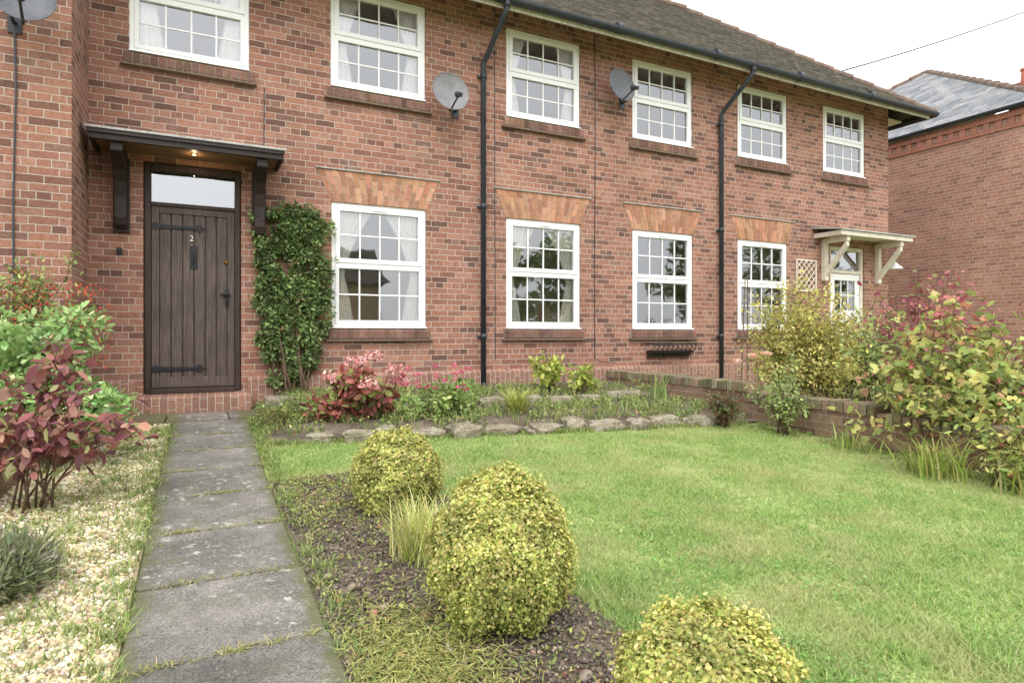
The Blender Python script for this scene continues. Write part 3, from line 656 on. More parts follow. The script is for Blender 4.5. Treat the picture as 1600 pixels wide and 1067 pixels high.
mb = MB(); mb.lathe((-.06, D-.3, 2.7535), (0, 0, -1), [(0, .018), (.004, .013), (.006, 0)], 14); mb.build('bulb', bl, can)
pl = bpy.data.lights.new('porch_bulb_light', 'POINT'); pl.energy = .9; pl.color = (1, .7, .42); pl.shadow_soft_size = .012
po = bpy.data.objects.new('porch_bulb_light', pl); C.objects.link(po); po.location = (-.06, D-.3, 2.72)
mb = MB(); mb.prism_x([(D-.002, 2.80), (CY-.04, 2.71), (CY-.04, 2.685), (D-.002, 2.775)], 10.0, 12.16); can3 = mb.build('canopy', M['lead'], house)
mb = MB(); mb.box(10.05, 12.11, CY-.01, CY+.03, 2.60, 2.684); mb.box(10.05, 10.09, CY+.03, D-.002, 2.60, 2.684); mb.box(12.07, 12.11, CY+.03, D-.002, 2.60, 2.684)
mb.box(10.09, 12.07, CY+.03, D-.003, 2.645, 2.67); mb.build('fascia', M['cream'], can3, bevel=.004)
for x in (10.3, 11.85):
    mb = MB(); mb.box(x-.045, x+.045, D-.09, D-.002, 1.83, 2.6); mb.box(x-.045, x+.045, CY+.03, D-.09, 2.51, 2.6)
    mb.hexa([(x-.04, D-.08, 1.9), (x+.04, D-.08, 1.9), (x+.04, D-.08, 2.03), (x-.04, D-.08, 2.03), (x-.04, CY+.05, 2.42), (x+.04, CY+.05, 2.42), (x+.04, CY+.05, 2.53), (x-.04, CY+.05, 2.53)])
    mb.build('bracket', M['cream'], can3, bevel=.006)
mb = MB(); yf = D+.03
mb.box(10.5, 10.57, yf, yf+.09, .2, 2.5); mb.box(11.43, 11.5, yf, yf+.09, .2, 2.5); mb.box(10.57, 11.43, yf, yf+.09, 2.43, 2.5); mb.box(10.57, 11.43, yf, yf+.09, 2.0, 2.06); mb.build('door_frame', M['cream'], house, bevel=.004)
mb = MB(); mb.box(10.58, 10.7, yf+.02, yf+.06, .22, 1.99); mb.box(11.3, 11.42, yf+.02, yf+.06, .22, 1.99); mb.box(10.7, 11.3, yf+.02, yf+.06, .22, .5); mb.box(10.7, 11.3, yf+.02, yf+.06, 1.15, 1.3); mb.box(10.7, 11.3, yf+.02, yf+.06, 1.87, 1.99); mb.box(10.7, 11.3, yf+.04, yf+.05, .5, 1.15)
for k in (1, 2): mb.box(10.7+.2*k-.01, 10.7+.2*k+.01, yf+.03, yf+.05, 1.3, 1.87)
mb.box(10.7, 11.3, yf+.0315, yf+.0485, 1.58, 1.6)
d3 = mb.build('door', M['white'], house, bevel=.004)
mb = MB(); mb.add([(10.7, yf+.044, 1.3), (11.3, yf+.044, 1.3), (11.3, yf+.044, 1.87), (10.7, yf+.044, 1.87)], [(0,1,2,3)]); mb.build('glass', M['glass'], d3)
mb = MB(); mb.add([(10.57, yf+.05, 2.06), (11.43, yf+.05, 2.06), (11.43, yf+.05, 2.43), (10.57, yf+.05, 2.43)], [(0,1,2,3)]); mb.build('fanlight', M['fan'], house)

def curtain(x0, x1, z0, z1, side, label, top=.46, mid=.13, bot=.24, ztie=.42, yy=D+.115, mat='lace'):
    nu, nv = 40, 24; V = []; F = []; wv = x1-x0
    for j in range(nv+1):
        t = j/nv; z = z0+(z1-z0)*t
        if t > ztie: e = mid+(top-mid)*((t-ztie)/(1-ztie))**1.4
        else: e = mid+(bot-mid)*((ztie-t)/ztie)**.8
        for i in range(nu+1):
            u = i/nu; x = x0+u*e*wv if side < 0 else x1-u*e*wv
            V.append((x, yy+.012*math.sin(u*32+.3*math.sin(t*5))*(.5+.5*u), z))
    for j in range(nv):
        for i in range(nu): F.append((j*(nu+1)+i, j*(nu+1)+i+1, (j+1)*(nu+1)+i+1, (j+1)*(nu+1)+i))
    o = np_mesh('curtain', V, F, M[mat], origin=(x0, yy, z0), smooth=True)
    tag(o, label, 'curtain', 'lace curtains inside the windows')
W = ['window beside the ivy climber', 'second ground floor window from the door']
for (a, b), nm in zip(lower[:2], W):
    curtain(a+.03, b-.03, ZL0+.03, ZL1-.02, -1, 'left lace curtain tied back inside the '+nm); curtain(a+.03, b-.03, ZL0+.03, ZL1-.02, 1, 'right lace curtain tied back inside the '+nm)
UN = ['upstairs window above the dark front door', 'upstairs window left of the nearer dish', 'upstairs window just right of the nearer downpipe']
for (a, b), nm, cv in zip(upper[:3], UN, ((.36, .2, .28), (.34, .16, .24), (.3, .14, .22))):
    curtain(a+.03, b-.03, ZU0+.03, ZU1-.02, -1, 'left lace curtain inside the '+nm, *cv, mat='net'); curtain(a+.03, b-.03, ZU0+.03, ZU1-.02, 1, 'right lace curtain inside the '+nm, *cv, mat='net')

# ------------------------------------------------------------------ projecting wing at left
wing = root('projecting_house', (-3.5, 6.8, 0), 'brick house front projecting forward at the left edge of the photo', 'house')
mb = MB(); wall_xz(mb, -6.2, XL, -.2, 5.4, 6.8, []); mb.build('wall', M['brick'], wing)
for xx, ye in ((XL, D+.1), (-6.2, 12)):
    mb = MB(); mb.add([(xx, 6.8, -.2), (xx, ye, -.2), (xx, ye, 5.4), (xx, 6.8, 5.4)], [(0, 1, 2, 3)]); mb.build('side_wall', M['brick_side'], wing)
mb = MB(); mb.prism_y([(-6.5, 5.38), (-.74, 5.38), (-3.62, 7.8)], 6.5, 10.4); mb.build('roof', M['tile'], wing)

# ------------------------------------------------------------------ neighbour on the right
NX = 14.6; ny0, ny1 = 6.2, 16.4; NZ = 5.35
nb = root('neighbouring_house', (17, 10, 0), 'brick house with grey slate hipped roof at right, behind the end of the terrace', 'house')
mb = MB(); mb.add([(NX, ny0, -.3), (NX, ny1, -.3), (NX, ny1, NZ), (NX, ny0, NZ)], [(0, 1, 2, 3)]); mb.build('wall', M['brick_far'], nb)
mb = MB(); mb.add([(NX, ny0, -.3), (NX+10, ny0, -.3), (NX+10, ny0, NZ), (NX, ny0, NZ)], [(0, 1, 2, 3)]); mb.build('front_wall', M['brick_far_x'], nb)
mb = MB(); mb.box(NX-.05, NX-.002, ny0-.05, ny1, NZ-.14, NZ-.01, rgb(164, 112, 94)); mb.box(NX-.03, NX-.002, ny0-.03, ny1, NZ-.36, NZ-.30, rgb(164, 112, 94))
y = ny0
while y < ny1-.2: mb.box(NX-.035, NX-.002, y, y+.11, NZ-.30, NZ-.142, vcol(rgb(168, 118, 100), .08)); y += .225
mb.build('cornice', M['voussoir'], nb)
mb = gutter_mb((NX-.12, ny0-.2, NZ+.06), (NX-.12, ny1, NZ+.06), .07, side=(1, 0)); mb.build('gutter', M['pipe'], nb)
e = .15; t = 5.15; zr = NZ+.06
A = (NX-e, ny0-e, zr); Bq = (NX-e, ny0-e+2*t, zr); AP = (NX-e+t, ny0-e+t, zr+t*math.tan(math.radians(33))); Cc = (NX+10, ny0-e, zr); AR2 = (NX+10-e, ny0-e+t, AP[2]); Dd = (NX+10, ny0-e+2*t, zr)
mb = MB(); mb.add([A, Bq, AP], [(0, 1, 2)]); mb.add([A, Cc, AR2, AP], [(0, 1, 2, 3)]); mb.add([Bq, Dd, AR2, AP], [(0, 1, 2, 3)]); nr = mb.build('roof', M['slate'], nb)
mb = MB()
for a, b in ((A, AP), (Bq, AP)):
    for i in range(16): mb.tube([Vector(a).lerp(Vector(b), i/16)+Vector((0, 0, .02)), Vector(a).lerp(Vector(b), (i+1.04)/16)], [.075, .065], 8)
mb.build('ridge_tile', M['terracotta'], nr)
mb = MB(); cx, cy = 20.2, 8.75; mb.box(cx-.35, cx+.35, cy-.45, cy+.45, 6.2, 7.5, rgb(160, 102, 88)); mb.box(cx-.42, cx+.42, cy-.52, cy+.52, 7.5, 7.64, rgb(150, 94, 80)); ch = mb.build('chimney', M['voussoir'], nr)
for yy in (-.2, .2):
    mb = MB(); mb.lathe((cx, cy+yy, 7.64), (0, 0, 1), [(0, .13), (.4, .1), (.42, .13), (.47, .13), (.47, .08), (.2, .08)], 14, rgb(180, 110, 88)); mb.build('chimney_pot', M['voussoir'], ch)

# ------------------------------------------------------------------ things fixed to the houses
def sat_dish(c, label, nrm, size, wall, mat):
    r = root('satellite_dish', wall, label, 'satellite dish', 'satellite dishes on the brick wall')
    c = Vector(c); nrm = Vector(nrm).normalized(); wv = Vector(wall)
    mb = MB(); prof = [(.06*(q*q), size*q) for q in (0.001, .25, .5, .75, .93, 1)]+[(.068, size*1.0), (.055, size*.97)]+[(.06*(q*q)-.008, size*q) for q in (.75, .4, .001)]
    mb.lathe(c, nrm, prof, 32); mb.build('reflector', M[mat], r, smooth=True)
    side = nrm.cross(Vector((0, 0, 1))).normalized(); dn = nrm.cross(side).normalized()
    if dn.z > 0: dn = -dn
    mb = MB(); p0 = c+dn*size*.95; p1 = c+dn*size*.7+nrm*size*1.2; mb.tube([c+dn*size*.3-nrm*.02, p0-nrm*.01, p1], .012, 8); mb.build('feed_arm', M['pipe'], r)
    mb = MB(); ax = (c-p1).normalized(); mb.lathe(p1-ax*.05, ax, [(0, 0), (0, .03), (.07, .03), (.075, .038), (.11, .038), (.112, 0)], 14); mb.build('receiver', M['pipe'], r)
    mb = MB(); mb.box(wv.x-.05, wv.x+.05, wv.y-.014, wv.y-.002, wv.z-.09, wv.z+.09); mb.tube([wv+Vector((0, -.01, 0)), wv+Vector((0, -.12, .0)), Vector((c.x, wv.y-.16, c.z-.02)), c-nrm*.01], .018, 9); mb.build('wall_bracket', M['pipe'], r)
sat_dish((2.84, D-.26, 3.92), 'lighter grey satellite dish beside the nearer downpipe, between two upstairs windows', (.02, -.97, .16), .25, (3.02, D, 3.80), 'dish')
sat_dish((5.50, D-.26, 4.48), 'darker grey satellite dish further along the wall, left of the fourth upstairs window', (.12, -.96, .16), .25, (5.74, D, 4.36), 'dish_dark')
sat_dish((-1.33, 6.52, 3.66), 'satellite dish at the top left corner of the photo on the projecting wall', (.1, -.96, .18), .23, (-1.45, 6.8, 3.56), 'dish_dark')
mb = MB(); mb.tube([(-1.45, 6.79, 3.48), (-1.44, 6.79, 3.0), (-1.46, 6.79, 2.0), (-1.45, 6.79, .3)], .008, 6)
tag(mb.build('cable', M['pipe'], None, (-1.45, 6.79, 0)), 'dark cable running down the projecting brick wall from the dish', 'cable')
hb = root('wall_planter', (6.62, D, .5), 'black iron hayrack planter fixed below the third ground floor window', 'planter')
mb = MB(); x0, x1 = 6.2, 7.04
for z, d in ((.70, .2), (.58, .15), (.5, .06)): mb.tube([(x0, D-.012, z), (x0, D-d, z), (x1, D-d, z), (x1, D-.012, z)], .009, 7)
for i in range(10):
    x = x0+(x1-x0)*i/9; mb.tube([(x, D-.2, .70), (x, D-.19, .63), (x, D-.15, .58), (x, D-.06, .5), (x, D-.012, .5)], .007, 6)
for i in range(9):
    x = x0+(x1-x0)*(i+.5)/9; mb.tube([(x+.03*math.cos(q), D-.2, .655+.035*math.sin(q)) for q in np.linspace(0, 5.4, 12)], .006, 5)
mb.build('rack', M['black'], hb)
mb = MB(); mb.prism_x([(D-.014, .60), (D-.13, .60), (D-.12, .57), (D-.05, .512), (D-.014, .512)], x0+.01, x1-.01); mb.build('liner', M['black'], hb)
tr = root('trellis', (9.8, D, 1.6), 'small white diamond trellis panel on the wall left of the cream door canopy', 'trellis')
mb = MB(); tx0, tx1, tz0, tz1 = 9.56, 10.1, 1.62, 2.2
mb.box(tx0, tx1, D-.03, D-.012, tz0, tz0+.025); mb.box(tx0, tx1, D-.03, D-.012, tz1-.025, tz1); mb.box(tx0, tx0+.025, D-.029, D-.011, tz0+.025, tz1-.025); mb.box(tx1-.025, tx1, D-.029, D-.011, tz0+.025, tz1-.025); mb.build('frame', M['cream'], tr)
mb = MB()
for sgn, yy in ((1, D-.028), (-1, D-.02)):
    for k in range(-5, 6):
        cxm, czm = (tx0+tx1)/2+k*.13, (tz0+tz1)/2
        ts = [q for q in np.linspace(-.29, .29, 40) if tx0+.02 < cxm+sgn*q < tx1-.02]
        if len(ts) > 2: mb.tube([(cxm+sgn*ts[0], yy, czm+ts[0]), (cxm+sgn*ts[-1], yy, czm+ts[-1])], .009, 4)
mb.build('lattice', M['cream'], tr)
wl = root('wall_lamp', (12.15, D, 2.2), 'white outdoor lamp on the wall right of the cream door canopy', 'lamp')
mb = MB(); mb.lathe((12.15, D-.2, 2.12), (0, 0, 1), [(0, .13), (.03, .12), (.08, .06), (.12, .03), (.14, 0)], 18); mb.build('shade', M['white'], wl, smooth=True)
mb = MB(); mb.tube([(12.15, D-.005, 2.2), (12.15, D-.08, 2.3), (12.15, D-.17, 2.31), (12.15, D-.2, 2.25)], .012, 8); mb.build('arm', M['white'], wl)
p0 = Vector((11.7, 8.45, 6.22)); p1 = Vector((18.9, 8.43, 9.35)); pts = [p0+(p1-p0)*2.2*s+Vector((0, 0, -.25*4*s*(1-s))) for s in np.linspace(0, 1, 14)]
mb = MB(); mb.tube(pts, .014, 6); tag(mb.build('overhead_cable', M['black'], None, tuple(p0)), 'thin black overhead cable crossing the sky above the slate roof', 'cable')

# ------------------------------------------------------------------ garden walls
gw = root('garden_wall', (5.55, 5, -.1), 'low brick garden wall running from the house along the right of the lawn', 'wall')
gx0, gx1 = 5.43, 5.66
mb = MB(); mc = MB()
for ya, yb, zt in ((5.0, D-.05, .31), (3.55, 5.0, .21), (1.2, 3.55, .14)):
    mb.box(gx0, gx1, ya, yb, -.5, zt-.105)
    y = ya
    while y < yb-.03:
        c = vcol(random.choice([rgb(126, 112, 95), rgb(142, 120, 101), rgb(116, 110, 84), rgb(140, 134, 108)]), .12); dz = random.uniform(-.008, .008); dx = random.uniform(-.008, .008)
        mc.box(gx0-.012+dx, gx1+.012+dx, y+.004, min(y+.072, yb), zt-.103, zt+dz, c); y += .078
mb.build('brickwork', M['gbrick'], gw); mc.build('coping', M['voussoir'], gw, bevel=.006)
lw = root('bed_edging', (-1.12, 5.2, -.2), 'low weathered timber edging beside the gravel at left', 'edging')
mb = MB(); y = 3.7
while y < 6.7:
    mb.box(-1.15+random.uniform(-.006, .006), -1.06, y+.004, min(y+1.2, 6.75), -.35, .05+random.uniform(-.01, .01)-.03*(5-y)*.3); y += 1.2
mb.build('plank', M['sleeper'], lw, bevel=.012)
mb = MB()
for y in (4.0, 5.2, 6.3): mb.box(-1.2, -1.152, y, y+.05, -.4, .03)
mb.build('stake', M['sleeper'], lw, bevel=.008)
mc = MB(); mc.box(.62, .93, 7.1, 7.4, 0, .17); tag(mc.build('stone_block', M['rock'], None, (.78, 7.25, 0), bevel=.02), 'grey stone block at the foot of the climber beside the doorstep', 'stone block')

# ------------------------------------------------------------------ rocks
ORD = ['first','second','third','fourth','fifth','sixth','seventh','eighth','ninth','tenth','eleventh','twelfth','thirteenth','fourteenth','fifteenth','sixteenth','seventeenth','eighteenth']
def rock(c, sx, sy, sz, label, seed, rot, group):
    v, f = ICO4; q = np.sign(v)*np.abs(v)**.5; V = []
    for p in q:
        n = noise.fractal((p[0]*1.3+seed*7.1, p[1]*1.3, p[2]*1.3+seed*3.3), .8, 2.0, 5)
        k = 1+.3*n; V.append((p[0]*sx*k, p[1]*sy*k, p[2]*sz*(1+.22*n)))
    V = np.array(V); cr, sr = math.cos(rot), math.sin(rot); X = V[:, 0]*cr-V[:, 1]*sr; Y = V[:, 0]*sr+V[:, 1]*cr
    V = np.stack([X, Y, V[:, 2]], 1)+np.array(c)
    o = np_mesh('edging_rock', V, f, M['rock'], origin=tuple(c), smooth=True); tag(o, label, 'rock', group)
x = .80; i = 0
while x < 4.75 and i < 18:
    L = random.uniform(.08, .2); xc = x+L; y = bed_front(xc)-.02+random.uniform(-.06, .06); h = random.uniform(.05, .085)
    rock((xc, y, float(gz(y))+h*.5), L, random.uniform(.08, .12), h, ORD[i]+' pale sandstone rock from the left in the front row edging the lawn', i+1, random.uniform(-.35, .2), 'rocks edging the lawn'); x += 2*L+random.uniform(0, .08); i += 1
x = 1.9; i = 0
while x < 5.2 and i < 8:
    L = random.uniform(.12, .22); xc = x+L; y = 6.42-.05*(xc-1.9)+random.uniform(-.06, .06); h = random.uniform(.05, .08)
    rock((xc, y, bed_z(xc, y)+h*.4), L, .1, h, ORD[i]+' sandstone rock from the left in the back row inside the flower bed', i+31, random.uniform(-.2, .1), 'rocks in the back row'); x += 2*L+random.uniform(.05, .3); i += 1

# ------------------------------------------------------------------ loose stuff
def scatter_xy(n, x0, x1, y0, y1, power=1.4):
    out = []
    tot = 0
    while tot < n:
        p = np.stack([x0+(x1-x0)*rng.random(n*3), y0+(y1-y0)*rng.random(n*3)], 1)
        d = np.hypot(p[:, 0], p[:, 1]); k = rng.random(n*3) < np.minimum(1, (2.0/np.maximum(d, .5))**power)
        out.append(p[k]); tot += k.sum()
    return np.concatenate(out)[:n]
def rot_rand(n):
    return frames(rand_unit(n), rand_unit(n))
def bits(name, pts, size, flat, palette, zoff, label, cat, tmpl=ICO, tilt=.35, smooth=True):
    n = len(pts); z = gz(pts[:, 1])+zoff+rng.random(n)*size*.4
    P = np.column_stack([pts, z]); Nn = np.tile([0, 0, 1.0], (n, 1))+rng.normal(size=(n, 3))*tilt
    R = frames(rand_unit(n), Nn); s = size*(.45+1.0*rng.random(n)**1.4); Sz = np.column_stack([s, s*(.6+.35*rng.random(n)), s*flat*(.7+.6*rng.random(n))])
    V, F = instance(tmpl, P, R, Sz); V = V+rng.normal(size=V.shape)*size*.11
    col = np.repeat(pick(palette, n, .12), len(tmpl[0]), 0)
    o = np_mesh(name, V, F, M['bits'], col, smooth=smooth); tag(o, label, cat, kind='stuff'); return o
GP = [(rgb(214, 202, 168), 4), (rgb(198, 182, 144), 3.5), (rgb(228, 220, 198), 2.5), (rgb(178, 160, 126), 2.2), (rgb(186, 180, 164), 1.5), (rgb(150, 136, 112), 1.5)]
bits('gravel', scatter_xy(30000, -1.05, -.262, 1.6, 6.85, 1.1), .0112, .6, GP, .007, 'pale cream gravel strewn to the left of the path', 'gravel', smooth=False)
p = scatter_xy(19000, .42, 1.6, .6, BED_TOP, 1.2); p = p[[q[0] < bedx(q[1])+.02*random.random() for q in p]]
MPAL = [(rgb(78, 70, 63), 4), (rgb(98, 88, 79), 4), (rgb(114, 103, 91), 3), (rgb(134, 121, 107), 2), (rgb(156, 142, 124), .9)]
bits('bark_mulch', p, .0078, .5, MPAL, .02, 'dark bark mulch and soil covering the bed beside the path', 'mulch', tilt=.6, smooth=False)
k = rng.choice(len(p), 80); bits('rubble', p[k], .021, .5, [(rgb(150, 108, 90), 1.4), (rgb(122, 106, 96), 2), (rgb(144, 132, 118), 2)], .02, 'broken bits of brick and stone lying on the mulch bed', 'rubble', ICO2, smooth=False)
def lawn_pts(n, power):
    p = scatter_xy(n, .42, 5.25, .35, 5.62, power)
    k = np.array([(not (a < bedx(b)-.05+.1*random.random()+.05*math.sin(b*19) and b < BED_TOP+.08*random.random()+.06*math.sin(a*13))) and b < bed_front(a)-.06 for a, b in p]); return p[k]
p = lawn_pts(320000, 1.25); n = len(p)
dirs = rng.random(n)*2*PI; hn = np.array([noise.noise((a*2.3, b*2.3, 7.0))+.6*noise.noise((a*7, b*7, 17.0)) for a, b in p]); h = (.011+.019*rng.random(n))*np.clip(1+.8*hn, .3, 2.2); ln = h*(.3+1.3*rng.random(n)); wd = .0024+.0016*rng.random(n)
z0 = gz(p[:, 1])+.002; a2 = rng.random(n)*2*PI
base = np.column_stack([p, z0]); sx = np.column_stack([np.cos(a2)*wd, np.sin(a2)*wd, np.zeros(n)]); tip = base+np.column_stack([np.cos(dirs)*ln, np.sin(dirs)*ln, h])
V = np.stack([base-sx, base+sx, tip], 1).reshape(-1, 3); F = np.arange(3*n).reshape(-1, 3)
col = pick([(rgb(150, 178, 100), 5), (rgb(134, 166, 88), 4), (rgb(168, 190, 116), 3), (rgb(192, 192, 144), 1.6)], n, .13)
pat = np.array([.6*noise.noise((a*1.1, b*1.1, 3.0))+.6*noise.noise((a*4.1, b*4.1, 13.0)) for a, b in p]); dry = np.clip(.25+1.4*pat, 0, .85)[:, None]; col = col*(1-dry)+np.array(rgb(190, 190, 136))*dry
o = np_mesh('grass', V, F, M['grass'], np.repeat(col, 3, 0)); tag(o, 'short green lawn grass in front of the brick terrace', 'grass', kind='stuff')
p = lawn_pts(34000, 1.5); n = len(p); pm = np.array([noise.noise((a*1.7, b*1.7, 9.0)) for a, b in p]) > -.05; p = p[pm]; n = len(p)
P = np.column_stack([p, gz(p[:, 1])+.008+.016*rng.random(n)]); Nn = np.tile([0, 0, 1.0], (n, 1))+rng.normal(size=(n, 3))*.4
V, F = instance(ROUND, P, frames(rand_unit(n)*np.array([1, 1, .15]), Nn), .013*(.6+.7*rng.random(n)))
o = np_mesh('clover', V, F, M['leaf'], np.repeat(pick([(rgb(130, 170, 94), 3), (rgb(148, 184, 108), 3), (rgb(112, 150, 82), 2)], n), 6, 0)); tag(o, 'small clover leaves spread through the lawn', 'clover', kind='stuff')
def tufts(pts, per, h, spread, width, palette, zf=None, droop=.8, jit=.02):
    c = np.repeat(pts, per, 0)+rng.normal(size=(len(pts)*per, 2))*jit
    z = gz(c[:, 1]) if zf is None else np.array([zf(a, b) for a, b in c])
    return blades(np.column_stack([c, z+.004]), h, spread, width, palette, droop, 3)
GRN = [(rgb(138, 160, 90), 3), (rgb(162, 174, 108), 2), (rgb(118, 142, 76), 2), (rgb(190, 182, 128), 1)]
pa = np.column_stack([-.98+.7*rng.random(440), 1.9+4.8*rng.random(440)]); pb = np.column_stack([-.27+rng.normal(size=190)*.045, 1.9+4.8*rng.random(190)]); pc = np.column_stack([.43+np.abs(rng.normal(size=220))*.05, 1.5+5.3*rng.random(220)])
V, F, c = tufts(np.concatenate([pa, pb, pc]), 13, .07, .065, .0045, GRN); o = np_mesh('weeds', V, F, M['grass'], c); tag(o, 'grassy weeds growing in the gravel and along the path edges', 'weeds', kind='stuff')
gp = np.column_stack([-.98+.7*rng.random(620), 1.9+4.8*rng.random(620)]); cl = [(a, b, float(gz(b))+.018, .05, .05, .012) for a, b in gp]
V, F, c = leaves(cl, 5600, .017, [(rgb(142, 160, 90), 3), (rgb(164, 172, 106), 2), (rgb(174, 150, 106), 1.4)], OVAL, .2, 1.0); o = np_mesh('gravel_weeds', V, F, M['leaf'], c); tag(o, 'small leafy weeds between the gravel stones', 'weeds', kind='stuff')
jp = np.array([(random.uniform(-.2, .38), y+random.uniform(-.01, .01)) for y in ys[3:-1] for _ in range(7)])
V, F, c = blades(np.column_stack([np.repeat(jp, 26, 0)+rng.normal(size=(len(jp)*26, 2))*np.array([.05, .011]), np.repeat(gz(jp[:, 1])+.026, 26)]), .024, .06, .0036, [(rgb(164, 162, 104), 3), (rgb(188, 178, 124), 2), (rgb(138, 150, 84), 2)], .9, 3)
o = np_mesh('joint_weeds', V, F, M['grass'], c); tag(o, 'dry tufts of grass sprouting from joints between the path slabs', 'weeds', kind='stuff')
wp = np.concatenate([np.column_stack([.45+.95*rng.random(560), 1.0+3.4*rng.random(560)]), np.column_stack([.5+.5*rng.random(220), 3.5+.9*rng.random(220)])])
cl = [(a, b, float(gz(b))+.03, .05, .05, .02) for a, b in wp]
V, F, c = leaves(cl, 6500, .02, [(rgb(142, 160, 92), 4), (rgb(170, 172, 106), 3), (rgb(172, 150, 110), 1.4)], OVAL, .2, 1.2); o = np_mesh('leaf_litter', V, F, M['leaf'], c); tag(o, 'small weeds and fallen leaves over the mulch bed', 'weeds', kind='stuff')
n = 5200; sp = np.column_stack([.64+rng.normal(size=n)*.13, 1.95+rng.normal(size=n)*.2]); k = (sp[:, 0] > .43); sp = sp[k]; n = len(sp)
P = np.column_stack([sp, gz(sp[:, 1])+.022+.02*rng.random(n)]); V, F = instance(NARROW, P, frames(rand_unit(n)*np.array([1, 1, .3]), np.tile([0, 0, 1.], (n, 1))+.3*rand_unit(n)), np.column_stack([.02+.035*rng.random(n), np.full(n, .022), np.full(n, .03)]))
o = np_mesh('dry_clippings', V, F, M['grass'], np.repeat(pick([(rgb(198, 192, 130), 3), (rgb(176, 178, 108), 4), (rgb(152, 160, 92), 3)], n), 6, 0)); tag(o, 'patch of yellow green moss and clippings at the front of the mulch bed', 'clippings', kind='stuff')
n = 380; a = .5+4.8*rng.random(n); b = np.array([bed_front(q) for q in a])+.1+rng.random(n)*(2.0); b = np.minimum(b, D-.15)
cl = [(p_, q_, bed_z(p_, q_)+.04, .11, .11, .05) for p_, q_ in zip(a, b)]
V, F, c = leaves(cl, 11000, .034, [(rgb(134, 154, 88), 3), (rgb(160, 174, 104), 3), (rgb(110, 132, 76), 2), (rgb(178, 168, 112), 1)], OVAL, .2, .9); o = np_mesh('ground_cover', V, F, M['leaf'], c); tag(o, 'low green weeds covering the soil of the flower bed', 'ground cover', kind='stuff')
n = 480; a = .55+4.8*rng.random(n); b = np.minimum(np.array([bed_front(q) for q in a])+.03+rng.random(n)*2.0, D-.15)
V, F, c = tufts(np.column_stack([a, b]), 12, .14, .09, .006, GRN, zf=lambda p_, q_: bed_z(p_, q_)+.01, jit=.035); o = np_mesh('bed_grass', V, F, M['grass'], c); tag(o, 'rough grass growing through the flower bed', 'grass', kind='stuff')
ep = np.column_stack([.45+4.6*rng.random(420), np.zeros(420)]); ep[:, 1] = [bed_front(q)-.12+random.uniform(-.04, .06) for q in ep[:, 0]]
ep2 = np.column_stack([5.1+.3*rng.random(150), 1.4+4.4*rng.random(150)])
V, F, c = tufts(np.concatenate([ep, ep2]), 12, .075, .05, .005, GRN); o = np_mesh('edge_grass', V, F, M['grass'], c); tag(o, 'longer grass along the rocks and the foot of the garden wall', 'grass', kind='stuff')

# ------------------------------------------------------------------ box balls
BOX = [(rgb(206, 202, 122), 4), (rgb(188, 190, 106), 4), (rgb(222, 214, 148), 2.4), (rgb(162, 172, 90), 3), (rgb(208, 186, 124), .8), (rgb(134, 150, 78), 1.3)]
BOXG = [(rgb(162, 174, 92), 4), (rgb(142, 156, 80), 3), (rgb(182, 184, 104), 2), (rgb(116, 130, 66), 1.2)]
def box_ball(x, y, r, h, label, n, egg, ls, sq=.86):
    z = float(gz(y)); rt = root('box_shrub', (x, y, z), label, 'box shrub', 'clipped box shrubs in the mulch bed')
    u = rand_unit(n); c = np.array([x, y, z+h*.52])
    q = rng.random(n)**.5; k = .85+.16*q
    nzv = np.array([noise.fractal((d[0]*2.6+x*9, d[1]*2.6+y*5, d[2]*2.6), .8, 2, 4) for d in u]); k = k*(1+.17*nzv)
    k = k*np.where(rng.random(n) < .08, 1.08, 1)
    tz = u[:, 2]; prof = (1-egg*np.clip(tz, 0, 1))*(1-.12*np.clip(-tz-.5, 0, 1))
    sgn = np.sign(u)*np.abs(u)**sq; P = c+np.column_stack([sgn[:, 0]*r*prof, sgn[:, 1]*r*prof, sgn[:, 2]*h*.52])*k[:, None]
    kk = P[:, 2] > z+.02; P, u2 = P[kk], u[kk]; m = len(P)
    Nn = u2*.9+rand_unit(m)*.75; Nn[:, 2] += .4; T = rand_unit(m)+u2*.45; T[:, 2] += .4
    tm = (ROUND[0]*np.array([1, .8, 1.8]), ROUND[1])
    V, F = instance(tm, P, frames_n(Nn, T), ls*(.55+.8*rng.random(m)))
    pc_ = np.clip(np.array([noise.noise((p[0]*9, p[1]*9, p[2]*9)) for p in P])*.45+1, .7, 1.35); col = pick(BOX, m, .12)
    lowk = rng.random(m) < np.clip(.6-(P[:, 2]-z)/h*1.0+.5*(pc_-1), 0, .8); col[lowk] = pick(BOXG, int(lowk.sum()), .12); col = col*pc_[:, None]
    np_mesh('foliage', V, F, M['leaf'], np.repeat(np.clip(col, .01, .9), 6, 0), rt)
    tips = [(x+r*.7*math.cos(a)*b, y+r*.7*math.sin(a)*b, z+h*random.uniform(.4, .85)) for a, b in [(random.uniform(0, 6.28), random.random()) for _ in range(16)]]
    stems_mb((x, y, z), tips, .012, .004).build('stem', M['stem'], rt, smooth=True)
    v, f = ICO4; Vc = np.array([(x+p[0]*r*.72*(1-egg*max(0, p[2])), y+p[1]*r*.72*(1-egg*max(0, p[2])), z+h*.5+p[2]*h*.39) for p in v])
    np_mesh('inner_core', Vc, f, M['leaf'], np.tile(np.array(rgb(116, 120, 60)), (len(Vc), 1)), rt, smooth=True)  # solid dark green core added inside the leaves to stop see-through
box_ball(1.02, 3.55, .245, .44, 'round yellow green clipped box ball furthest along the bed', 28000, .16, .0162)
box_ball(1.02, 2.13, .255, .555, 'tall egg shaped clipped box bush in the middle of the row', 50000, .28, .0136)
box_ball(1.085, 1.12, .215, .465, 'clipped yellow green box bush cut off by the bottom of the photo', 48000, .12, .012)
